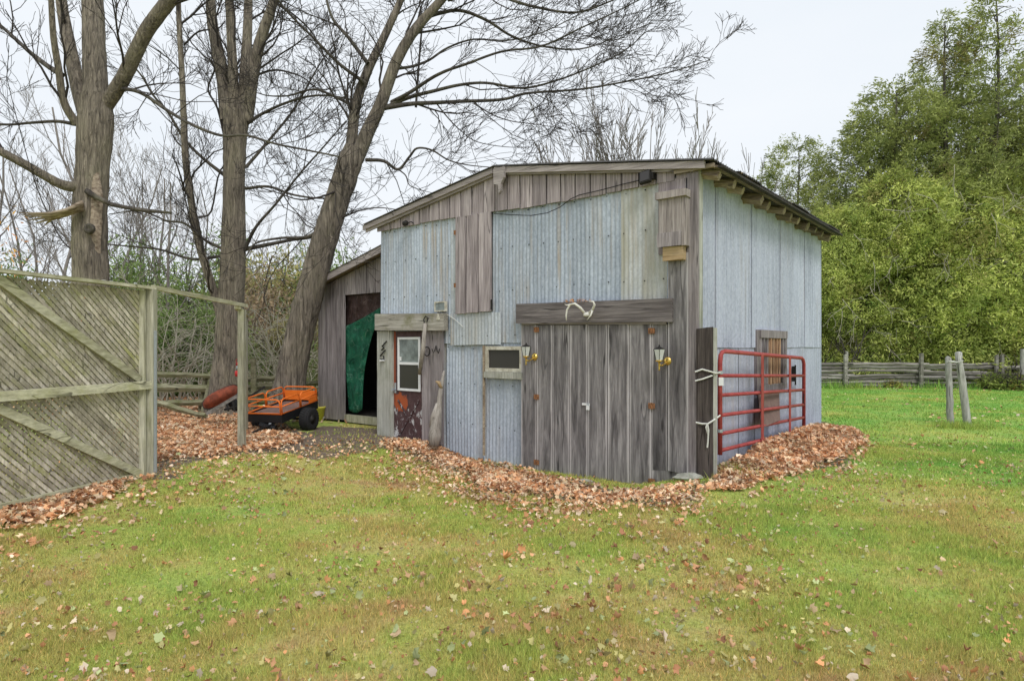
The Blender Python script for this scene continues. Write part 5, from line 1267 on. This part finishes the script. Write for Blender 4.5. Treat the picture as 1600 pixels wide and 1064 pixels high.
for u, y, s, k in ((1262,29,0.72,0),(1300,28.2,1.05,1),(1345,28,0.95,0),(1395,27.6,1.25,1),(1440,27.6,1.0,0),(1490,27.2,1.22,1),(1535,27,0.98,0),(1580,26.8,1.2,1),(1625,26.6,1.0,0),(1690,26.4,1.1,1),(1225,31,0.78,1),(1180,33,0.7,0),(1370,30.5,1.15,1),(1470,30,1.15,0),(1560,29.5,1.3,1)):
    place_cedar((CL1,CL2)[k], u, y+2.0, s*1.04, rs1.uniform(0,6), 'bright drooping cedar '+cw(u), 'bright yellow green cedars '+cw(u))
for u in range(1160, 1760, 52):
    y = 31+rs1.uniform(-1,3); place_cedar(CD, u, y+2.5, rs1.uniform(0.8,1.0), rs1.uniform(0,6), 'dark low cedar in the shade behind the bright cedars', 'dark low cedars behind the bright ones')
# dead pale branches hanging in the cedars
rs = np.random.RandomState(8); out = []
for k in range(70):
    u, v = rs.uniform(1295, 1640), rs.uniform(255, 545); y = 25.6+rs.uniform(0, 0.9)
    grow(out, np.array(P(u, v, y)), np.array((rs.normal(0,0.5), -0.2, rs.uniform(-1, 0.6))), rs.uniform(0.6, 1.7), 0.016, 0, 1, rs, 0.18, -0.03, 5, (2,4), (0.4,0.6), (0.4,0.9), 0.007)
V, Fq = tubes_np(out, 3); o = np_mesh('dead_branches', V, Fq, M_paletwig); tag(o, 'pale dead branches hanging in the bright cedars', 'dead branches', kind='stuff')
rs = np.random.RandomState(18); out = []
for k in range(150):
    u = rs.uniform(1150, 1760); y = rs.uniform(26.6, 31)
    grow(out, np.array((xr(u, y), y, 0.0)), np.array((rs.normal(0,0.15), rs.normal(0,0.1), 1.0)), rs.uniform(1.5, 3.0), 0.04, 0, 1, rs, 0.12, 0.05, 5, (3,6), (0.3,0.5), (0.5,1.1), 0.008)
V, Fq = tubes_np(out, 4); o = np_mesh('understory_stems', V, Fq, M_limb); tag(o, 'thin brown stems in the shade behind the far rail fence', 'undergrowth', kind='stuff')

# ---------------------------------------------------------------- thicket behind the yard, left
def shrub(seed, rx, rz, n, lo, hi, size=0.2, brown=0.0):
    rs = np.random.RandomState(seed); k = 26; cc = rs.normal(0, 1, (k, 3)); cc /= np.linalg.norm(cc, axis=1, keepdims=True); cc = cc*rs.uniform(0.3, 0.9, (k,1))
    cc[:,2] = np.abs(cc[:,2])*1.0; cc *= np.array((rx, rx*0.7, rz))
    w_ = rs.randint(0, k, n); C = cc[w_]+rs.normal(0, 0.26, (n,3))*np.array((rx, rx*0.7, rz))*0.55; C[:,2] = np.abs(C[:,2])
    tn = rs.uniform(0, 1, k)[w_]*0.6+rs.uniform(0, 0.4, n); Cc = np.array(lo)*(1-tn[:,None])+np.array(hi)*tn[:,None]
    D_ = C*np.array((1,1,0))/(rx)+rs.normal(0,0.5,(n,3))+np.array((0,0,-0.2))
    cr = spray_mesh('foliage', C, D_, np.full(n, size), Cc, rs, 2)
    out = []
    for _ in range(12): grow(out, np.array((rs.normal(0,0.15),rs.normal(0,0.15),0)), np.array((rs.normal(0,0.4),rs.normal(0,0.4),1.0)), rz*rs.uniform(0.7,1.1), 0.03, 0, 1, rs, 0.15, 0.03, 5, (3,5), (0.3,0.5), (0.4,0.9), 0.006)
    return np_mesh('stems', *tubes_np(out, 4), M_limb, None, None, True, False), cr
def place_shrub(me, x, y, s, rz, label, group): return place_tree('bush', me, x, y, rz, s, label, group, 'bush', ('stems','foliage'))
SG = shrub(61, 2.4, 3.6, 7000, (0.09,0.15,0.045), (0.26,0.36,0.11), 0.17)
SG2 = shrub(62, 2.2, 3.0, 6500, (0.13,0.19,0.06), (0.38,0.46,0.17), 0.15)
SO = shrub(63, 1.8, 2.8, 3600, (0.27,0.20,0.12), (0.50,0.38,0.25), 0.15)
SY = shrub(64, 1.6, 2.4, 4200, (0.26,0.25,0.09), (0.52,0.47,0.2), 0.15)
rs2 = random.Random(6)
for u, y, me, s, lb in ((-60,28,0,1.6,''),(30,29,0,1.5,''),(110,28,1,1.5,''),(185,28,1,1.55,''),(235,28,0,1.6,''),(280,27,1,1.5,''),(330,28,1,1.55,''),(380,29,3,2.3,''),(300,21.5,1,0.85,''),(262,20.5,0,0.85,''),(225,20.5,1,0.85,''),(195,21,0,0.9,''),(330,22,0,0.9,''),(425,28,3,2.3,''),(455,26,2,1.75,''),(400,24,2,1.3,''),(470,22,2,1.0,''),(425,21,3,1.0,''),(395,20,1,0.8,''),(450,21,1,0.8,''),(500,24,3,1.5,''),(540,28,0,1.5,''),(600,29,1,1.3,''),(665,30,0,1.2,''),(740,32,0,1.2,''),(820,33,1,1.2,''),(900,34,0,1.2,''),(985,34,1,1.2,''),(1070,34,0,1.1,''),(345,33,0,1.9,''),(270,34,1,1.9,''),(190,34,0,1.9,''),(490,34,0,1.8,''),(420,36,1,1.9,'')):
    k = me; kind_ = ('dark green evergreen bush','light green bush','orange leaved autumn bush','yellowish autumn bush')[k]
    where = ' behind the yard, left of the straight middle tree' if u < 350 else (' between the middle tree and the leaning tree' if u < 480 else ' far behind the barn')
    if (u, k) in ((455,2),(400,2),(470,2)): where = {455: ', tallest of its colour, left of the leaning tree', 400: ' just right of the slim fence post', 470: ' low down behind the leaning tree'}[u]
    place_shrub((SG,SG2,SO,SY)[k], xr(u,y), y, s, rs2.uniform(0,6), kind_+where, kind_+'es'+('' if ',' in where or k == 2 else where))
# arching pale brush in front of it: each clump is a thing
def brushmesh(seed):
    rs = np.random.RandomState(seed); out = []
    for _ in range(15):
        a = rs.uniform(0, 6.28); grow(out, np.array((rs.normal(0,0.25),rs.normal(0,0.25),0)), np.array((math.cos(a)*0.55, math.sin(a)*0.4, 1.0)), rs.uniform(1.6,3.8), 0.020, 0, 2, rs, 0.15, -0.10, 7, (2,4), (0.3,0.6), (0.3,0.9), 0.007, (0.5,0.75))
    m_ = [q for q in out if q[1][0] > 0.015]; r_ = [q for q in out if q[1][0] <= 0.015]
    return np_mesh('stems', *tubes_np(m_, 4), M_paletwig, None, None, True, False), np_mesh('twigs', *tubes_np(r_, 3), M_paletwig, None, None, True, False)
BR = [brushmesh(71), brushmesh(72), brushmesh(73)]
for i, (u, y, s) in enumerate(((222,18,0.95),(262,17.5,1.0),(300,18,1.0),(405,18,0.9),(432,19,1.0),(480,18.5,0.9),(190,20,1.1),(120,19,1.1),(40,19,1.2),(-40,20,1.2),(240,23,1.3),(390,22.5,1.2),(310,23,1.3),(460,24,1.3),(150,23,1.4),(60,24,1.4))):
    place_tree('brush_clump', BR[i % 3], xr(u,y), y, rs2.uniform(0,6), s, 'arching bare pale brush '+('behind the mossy rails left of the middle tree' if 200 < u < 340 else 'between the middle and the leaning tree' if u > 340 else 'behind the lattice screen'), 'clumps of bare brush behind the yard '+('left' if 200 < u < 340 else 'middle' if u > 340 else 'behind the lattice'), 'bush', ('stems','twigs'))
# orange leaves still hanging at the left edge, and low yellow shrubs by the far fence
SL = shrub(66, 0.5, 0.5, 260, (0.30,0.24,0.05), (0.55,0.48,0.13), 0.13); SL2 = shrub(67, 0.8, 0.7, 420, (0.10,0.14,0.03), (0.34,0.40,0.10), 0.14)
for i, (u, y, s, k) in enumerate(((1345,26,0.9,0),(1395,24.6,0.8,0),(1462,25.2,1.0,1),(1520,25.3,1.2,0),(1550,24.2,1.1,1),(1572,24,1.2,1),(1596,23.8,1.2,0),(1585,25.3,1.8,1),(1300,25.8,0.7,1),(1615,23.8,1.4,1))):
    lb = ('small yellow leaved shrub','small yellow green shrub')[k]
    place_shrub((SL,SL2)[k], xr(u,y), y, s, rs2.uniform(0,6), lb+' at the foot of the far rail fence', lb+'s along the far fence')
for u, y, s in ((452,15.2,0.7),(462,14.9,0.6),(490,15,0.55)):
    place_shrub(SL, xr(u,y), y, s, rs2.uniform(0,6), 'small yellow leaved shrub behind the orange cart', 'yellow shrubs behind the cart')
# sapling with a few orange leaves still on, behind the lattice
rs = np.random.RandomState(19); out = []; t = thing('maple_sapling', 'thin sapling with a few orange leaves above the lattice screen at the left edge', 'tree', (xr(20,9.6), 9.6, 0))
grow(out, np.array((xr(20,9.6), 9.6, 0.0)), np.array((0.0,0,1.0)), 3.4, 0.022, 0, 2, rs, 0.12, 0.05, 7, (6,8), (0.3,0.5), (0.5,1.1), 0.004)
crown(t, out, M_limb, 'stems')
ends = np.array([q[0][-1] for q in out if q[0][-1][2] > 1.9]); ends = ends[rs.randint(0, len(ends), 90)]+rs.normal(0, 0.12, (90, 3)); cc = np.array([(0.75,0.33,0.12),(0.80,0.48,0.25),(0.70,0.42,0.12)])[rs.randint(0,3,90)]
V0 = np.array(ORG[t.name].inverted())[:3,3]; me = spray_mesh('leaves', ends+V0, rs.normal(0, 1, (90,3)), np.full(90, 0.085), cc, rs, 2)
o = bpy.data.objects.new('leaves', me); COL.objects.link(o); o.parent = t; o['kind'] = 'stuff'
# far wood closing the horizon
rs = np.random.RandomState(90); n = 26000
th = rs.uniform(-1.25, 1.25, n); Rr = rs.uniform(75, 100, n); hh = 4.0+3.0*vnoise(th*20, Rr*0, 1, 3)+1.5*vnoise(th*80, Rr*0, 1, 4)
C = np.stack([np.sin(th)*Rr, np.cos(th)*Rr, hh*rs.uniform(0, 1, n)**0.8], 1); tn = vnoise(th*60, C[:,2]*0.5, 1, 5)[:,None]
Cc = np.array((0.08,0.095,0.045))*(1-tn)+np.array((0.20,0.185,0.11))*tn
me = spray_mesh('far_wood', C, rs.normal(0, 1, (n,3)), np.full(n, 1.3), Cc, rs, 2, True); tag(me, 'far mixed woodland closing the horizon', 'wood', kind='stuff')

# ================================================================ FALLEN LEAVES
rs = np.random.RandomState(77)
lobes = np.array([(0.03,0.5),(0.15,0.30),(0.36,0.33),(0.31,0.10),(0.44,-0.08),(0.22,-0.22),(0.02,-0.40),(-0.20,-0.24),(-0.42,-0.12),(-0.29,0.09),(-0.38,0.28),(-0.16,0.29)])
simple = np.array([(0,0.5),(0.32,0.2),(0.36,-0.15),(0.0,-0.45),(-0.36,-0.15),(-0.32,0.2)])
PAL = np.array([(0.80,0.47,0.25),(0.88,0.62,0.41),(0.66,0.33,0.16),(0.92,0.73,0.54),(0.46,0.22,0.12),(0.84,0.53,0.32),(0.84,0.66,0.42),(0.70,0.36,0.18)])
PALG = np.array([(0.58,0.36,0.20),(0.66,0.48,0.30),(0.62,0.53,0.30),(0.52,0.48,0.22),(0.46,0.52,0.25),(0.70,0.38,0.20),(0.45,0.22,0.12),(0.72,0.60,0.46),(0.72,0.36,0.16),(0.60,0.54,0.22)])
def leaves(name, x, y, z, size, pal, tilt, label, tpl=simple, curl=0.5, kind='stuff'):
    n = len(x); k = len(tpl); s = (size*rs.uniform(0.65, 1.25, n))[:,None]
    a = rs.uniform(0, 2*np.pi, n)[:,None]; T = np.concatenate([np.zeros((1,2)), tpl]); tx, ty = T[:,0][None], T[:,1][None]
    jx = rs.normal(0, 0.075, (n, k+1)); X0 = (tx+jx)*s; Y0 = (ty*rs.uniform(0.6, 1.1, (n, 1))+rs.normal(0, 0.05, (n, k+1)))*s; r2 = (tx**2+ty**2)
    Z0 = s*r2*rs.normal(0.35, 0.9, n)[:,None]*curl+s*np.abs(tx)*rs.normal(0.1, 0.5, n)[:,None]*curl
    t1_ = rs.normal(0, tilt, n)[:,None]; t2_ = rs.normal(0, tilt, n)[:,None]
    Y1 = Y0*np.cos(t1_)-Z0*np.sin(t1_); Z1 = Y0*np.sin(t1_)+Z0*np.cos(t1_); X1 = X0*np.cos(t2_)+Z1*np.sin(t2_); Z1 = -X0*np.sin(t2_)+Z1*np.cos(t2_)
    X2 = X1*np.cos(a)-Y1*np.sin(a); Y2 = X1*np.sin(a)+Y1*np.cos(a); Z2 = Z1-Z1.min(1, keepdims=True)*0.6
    V = np.stack([X2+x[:,None], Y2+y[:,None], Z2+z[:,None]], -1).reshape(-1, 3)
    i = np.arange(n)[:,None]*(k+1); j = np.arange(k)[None]; Fq = np.stack([i+0*j, i+1+j, i+1+(j+1) % k], -1).reshape(-1, 3)
    cc = pal[rs.randint(0, len(pal), n)]*rs.uniform(0.6, 1.2, (n,1))*(0.72+0.45*vnoise(x, y, 2.6, 17))[:,None]; Cc = np.repeat(cc[:,None,:], k+1, 1).reshape(-1, 3); Cc = np.concatenate([Cc, np.ones((len(Cc),1))], 1)
    o = np_mesh(name, V, Fq, M_leaf, Cc); tag(o, label, 'fallen leaves', kind=kind); return o
def sample_poly(poly, n):
    p = np.array(poly); lo, hi = p.min(0), p.max(0); X_ = []; Y_ = []
    while sum(len(q) for q in X_) < n:
        x = rs.uniform(lo[0], hi[0], n*2); y = rs.uniform(lo[1], hi[1], n*2); k = inpoly(x, y, poly); X_.append(x[k]); Y_.append(y[k])
    return np.concatenate(X_)[:n], np.concatenate(Y_)[:n]
def edge_fade(x, y, poly, d):
    q = np.array(poly+[poly[0]]); dist = np.full(len(x), 1e9)
    for i in range(len(q)-1):
        a, b = q[i], q[i+1]; ab = b-a; t_ = np.clip(((x-a[0])*ab[0]+(y-a[1])*ab[1])/(ab@ab+1e-9), 0, 1); dist = np.minimum(dist, np.hypot(x-a[0]-t_*ab[0], y-a[1]-t_*ab[1]))
    return np.clip(dist/d, 0, 1)
def outside_barn(x, y):
    bx_, by_ = inv_barn(x, y); return ~((bx_ > -0.02) & (bx_ < W+0.03) & (by_ > -0.02) & (by_ < D)) & ~((bx_ > llx) & (bx_ < 0.1) & (by_ > LB-0.02) & (by_ < D))
def pile(name, poly, dens, hmax, label, size=0.075, fade=0.35, hfun=None):
    p = np.array(poly); area = 0.5*abs(np.dot(p[:,0], np.roll(p[:,1], 1))-np.dot(p[:,1], np.roll(p[:,0], 1))); n = int(area*dens)
    x, y = sample_poly(poly, n); e = edge_fade(x, y, poly, fade); k = (rs.rand(n) < 0.03+0.97*np.clip(e*1.9-1.15*vnoise(x, y, 1.9, 61)-0.25*vnoise(x, y, 6, 62)+0.12, 0, 1)) & outside_barn(x, y); x, y, e = x[k], y[k], e[k]
    wob = 0.6+0.8*vnoise(x, y, 2.2, 8); h = (hfun(x, y) if hfun else hmax*e)*wob
    # the heap under the leaves
    lo, hi = p.min(0), p.max(0); gx_ = np.arange(lo[0], hi[0]+0.08, 0.08); gy_ = np.arange(lo[1], hi[1]+0.08, 0.08); GX, GY = np.meshgrid(gx_, gy_); fxx, fyy = GX.ravel(), GY.ravel()
    ins = inpoly(fxx, fyy, poly) & outside_barn(fxx, fyy); eg = np.where(ins, edge_fade(fxx, fyy, poly, fade), 0)
    hh_ = (hfun(fxx, fyy) if hfun else hmax*eg)*(0.6+0.8*vnoise(fxx, fyy, 2.2, 8)); ins &= (eg*1.9-1.15*vnoise(fxx, fyy, 1.9, 61)-0.25*vnoise(fxx, fyy, 6, 62)+0.12) > 0.35; zz = gz(fxx, fyy)+np.where(ins, hh_, 0)-0.02-0.06*(eg < 0.55)
    w_, h_ = len(gx_), len(gy_); id_ = np.arange(w_*h_).reshape(h_, w_); Fq = np.stack([id_[:-1,:-1].ravel(), id_[:-1,1:].ravel(), id_[1:,1:].ravel(), id_[1:,:-1].ravel()], 1)
    Fq = Fq[ins[Fq].all(1)]
    used, inv_ = np.unique(Fq, return_inverse=True); Vb_ = np.stack([fxx, fyy, zz], 1)[used]
    if len(Fq): hp = np_mesh(name, Vb_, inv_.reshape(Fq.shape), M_litter, None, None, True); tag(hp, label+', matted underneath', 'leaf pile', kind='stuff')
    leaves(name, x, y, gz(x, y)+h+0.004+rs.uniform(0, 0.015, len(x)), size*rs.choice([0.8,1.0,1.35], len(x)), PAL, 0.5, label, lobes if size < 0.08 else simple, 0.55)
M_litter = two('matted_leaf_litter', (0.30,0.15,0.08), (0.66,0.40,0.24), 28, 0.35, 0.65, 0.95)
def hside(x, y):
    bx_, by_ = inv_barn(x, y); out = np.clip(bx_-W, 0, 3)
    prof = np.clip(1-out/(0.75+0.28*by_/2), 0, 1)**0.8; return 0.02+0.22*prof*np.clip((by_+0.3)/2.5, 0, 1)*np.clip((6.3-by_)/1.6, 0, 1)*edge_fade(x, y, POLY_SIDE2, 0.15)
B2 = lambda x, y: tuple((BM@Vector((x, y, 0)))[:2])
POLY_SIDE2 = [B2(W+0.02,0.15), B2(W+0.02,5.5), B2(W+0.5,5.6), B2(W+0.95,5.0), B2(W+1.3,4.1), B2(W+1.3,3.0), B2(W+1.2,2.0), B2(W+1.1,1.0), B2(W+0.9,0.1), B2(W+0.75,-0.6), B2(W+0.3,-0.9), B2(W+0.25,-0.2)]
pile('leaf_pile', POLY_SIDE2, 2600, 0.3, 'deep drift of tan fallen leaves heaped along the metal side wall', 0.066, 0.3, hside)
pile('leaf_pile', POLY_FRONT, 2300, 0.012, 'band of fallen leaves along the foot of the barn front', 0.062, 0.45)
pile('leaf_pile', POLY_LATT, 2400, 0.06, 'drift of fallen leaves along the foot of the lattice screen', 0.062, 0.4)
pile('leaf_carpet', POLY_YARD, 1000, 0.03, 'thick carpet of fallen leaves under the big trees', 0.07, 0.8)
# loose leaves on the lawn
n = 9000; y = 2.6+rs.rand(n)**0.8*9; x = rs.uniform(-0.9, 0.9, n)*y; k = outside_barn(x, y) & (rs.rand(n) < 0.25+0.9*vnoise(x, y, 1.3, 41)); x, y = x[k], y[k]
leaves('leaf_crumbs', x, y, gz(x, y)+rs.uniform(0.005, 0.03, len(x)), np.full(len(x), 0.028), PALG*0.95, 0.7, 'small leaf crumbs caught in the grass')
n = 21000; y = 2.6+rs.rand(n)**0.72*6.4; x = rs.uniform(-0.95, 0.95, n)*y
cl_ = vnoise(x, y, 1.1, 21)*0.6+vnoise(x, y, 3.5, 22)*0.4; cen = np.exp(-((x-0.6)/1.5)**2-((y-4.3)/1.5)**2)
k = (rs.rand(n) < np.clip((cl_-0.38)*2.2+0.10+0.75*cen, 0.03, 1)*0.62*np.clip(3.2/y+0.25, 0, 1.2)) & outside_barn(x, y)
x, y = x[k], y[k]; leaves('scattered_leaves', x, y, gz(x, y)+rs.uniform(0.008, 0.035, len(x)), 0.046*rs.choice([0.6,0.9,1.2,1.6], len(x), p=[0.35,0.4,0.2,0.05]), PALG, 0.7, 'single curled leaves scattered over the near lawn', lobes, 0.9)
n = 9000; y = 8.5+rs.rand(n)*17; x = rs.uniform(-0.95, 0.95, n)*y
cl_ = vnoise(x, y, 0.7, 23); k = (rs.rand(n) < np.clip((cl_-0.35)*1.4, 0.02, 1)*0.75) & outside_barn(x, y); x, y = x[k], y[k]
leaves('scattered_leaves', x, y, gz(x, y)+rs.uniform(0.02, 0.045, len(x)), np.full(len(x), 0.085), PALG, 0.35, 'leaves scattered over the far lawn', simple)
for nn, pl, lb in ((2600, gpoly([(600,688),(700,700),(830,735),(1015,764),(1090,755),(1110,775),(1090,812),(900,805),(740,785),(600,715)]), 'leaves thinly strewn round the band before the double door'), (900, gpoly([(560,690),(700,715),(840,790),(1000,815),(1110,800),(1180,770),(1340,745),(1360,700),(1345,690),(1150,800),(1000,850),(800,830),(650,770),(520,720)]), 'leaves blown loose in front of the barn'), (900, gpoly([(-60,800),(236,735),(330,700),(500,700),(560,690),(540,730),(330,770),(200,830),(-60,900)]), 'leaves blown loose beside the yard')):
    x, y = sample_poly(pl, nn); k = outside_barn(x, y); x, y = x[k], y[k]; leaves('scattered_leaves', x, y, gz(x, y)+0.03, np.full(len(x), 0.06), PAL, 0.5, lb, lobes, 0.8)
x = rs.uniform(-16, 5, 9000)-3; y = rs.uniform(13.5, 24, 9000); k = outside_barn(x, y); x, y = x[k], y[k]; leaves('scattered_leaves', x, y, gz(x, y)+0.02, np.full(len(x), 0.12), PAL, 0.5, 'leaf litter under the thicket', simple)

# ================================================================ GRASS
def blades(name, x, y, hgt, wid, label, zoff=0):
    n = len(x); a = rs.uniform(0, 2*np.pi, n); h = hgt*rs.uniform(0.5, 1.3, n)*(0.55+0.9*vnoise(x, y, 2.4, 51)**1.3)*(0.8+0.4*vnoise(x, y, 9, 52)); ln = rs.normal(0, 0.55, n)*h; ld = rs.uniform(0, 2*np.pi, n)
    z = gz(x, y)-0.004; dx, dy = np.cos(a)*wid/2, np.sin(a)*wid/2
    V = np.stack([np.stack([x-dx, y-dy, z], 1), np.stack([x+dx, y+dy, z], 1), np.stack([x+np.cos(ld)*ln, y+np.sin(ld)*ln, z+h], 1)], 1).reshape(-1, 3)
    v = rs.uniform(0.5, 1.5, (n,1)); dry = (rs.rand(n, 1) < 0.18); cc = v*np.where(dry, np.array((1.45, 1.12, 1.4)), np.array((1.0, 1.0, 1.0)))
    Cc = np.repeat(np.concatenate([cc, np.ones((n,1))], 1)[:,None,:], 3, 1).reshape(-1, 4)
    o = np_mesh(name, V, np.arange(3*n).reshape(n, 3), M_grass, Cc); tag(o, label, 'grass', kind='stuff')
def keep_grass(x, y):
    k = outside_barn(x, y); 
    for pl, pr in ((POLY_YARD, 0.93), (POLY_FRONT, 0.6), (POLY_SIDE2, 0.85), (POLY_LATT, 0.8))+tuple((q, 0.75) for q in SOILS): k &= ~(inpoly(x, y, pl) & (rs.rand(len(x)) < pr))
    return k & (rs.rand(len(x)) < 0.25+1.5*vnoise(x, y, 1.7, 31))
for y0g, y1g, nn, hg, wg in ((2.5, 4.2, 170000, 0.040, 0.0042), (4.2, 6.5, 190000, 0.040, 0.006), (6.5, 10.5, 190000, 0.040, 0.010), (10.5, 25, 200000, 0.045, 0.02)):
    y = np.sqrt(rs.uniform(y0g**2, y1g**2, nn)); x = rs.uniform(-0.9, 0.9, nn)*y
    k = keep_grass(x, y) & ~((x < -3.5) & (y > 12)); x, y = x[k], y[k]; blades('grass', x, y, hg, wg, 'short mown grass of the lawn')
# longer tufts at posts and along the walls
tx_, ty_ = [], []
for (u, v), n, sp in (((1135,742),240,0.16), ((1128,748),120,0.2), ((1502,668),700,0.26), ((1488,668),300,0.2), ((1520,668),200,0.3)):
    q = G(u, v); tx_.append(rs.normal(q.x, sp, n)); ty_.append(rs.normal(q.y, sp*0.7, n))
blades('grass_tuft', np.concatenate(tx_), np.concatenate(ty_), 0.15, 0.010, 'longer grass tufts round the foot of the posts')
x = rs.uniform(xr(1200,25), xr(1700,25), 2600); y = rs.normal(24.7, 0.25, 2600); blades('grass_tuft', x, y, 0.28, 0.03, 'rough grass along the foot of the far rail fence')

# tell apart the few that share a description by their order across the view
from collections import defaultdict
same = defaultdict(list)
for o in bpy.data.objects:
    if o.parent is None and o.get('group') and o.get('category'): same[(o['group'], o['label'])].append(o)
ORD = ['first', 'second', 'third', 'fourth', 'fifth']
for (g_, lb), os_ in same.items():
    if 2 <= len(os_) <= 5 and len(lb.split()) <= 12:
        os_.sort(key=lambda o: o.location.x/max(o.location.y, 0.1))
        for i, o in enumerate(os_): o['label'] = lb+', '+ORD[i]+' from the left'
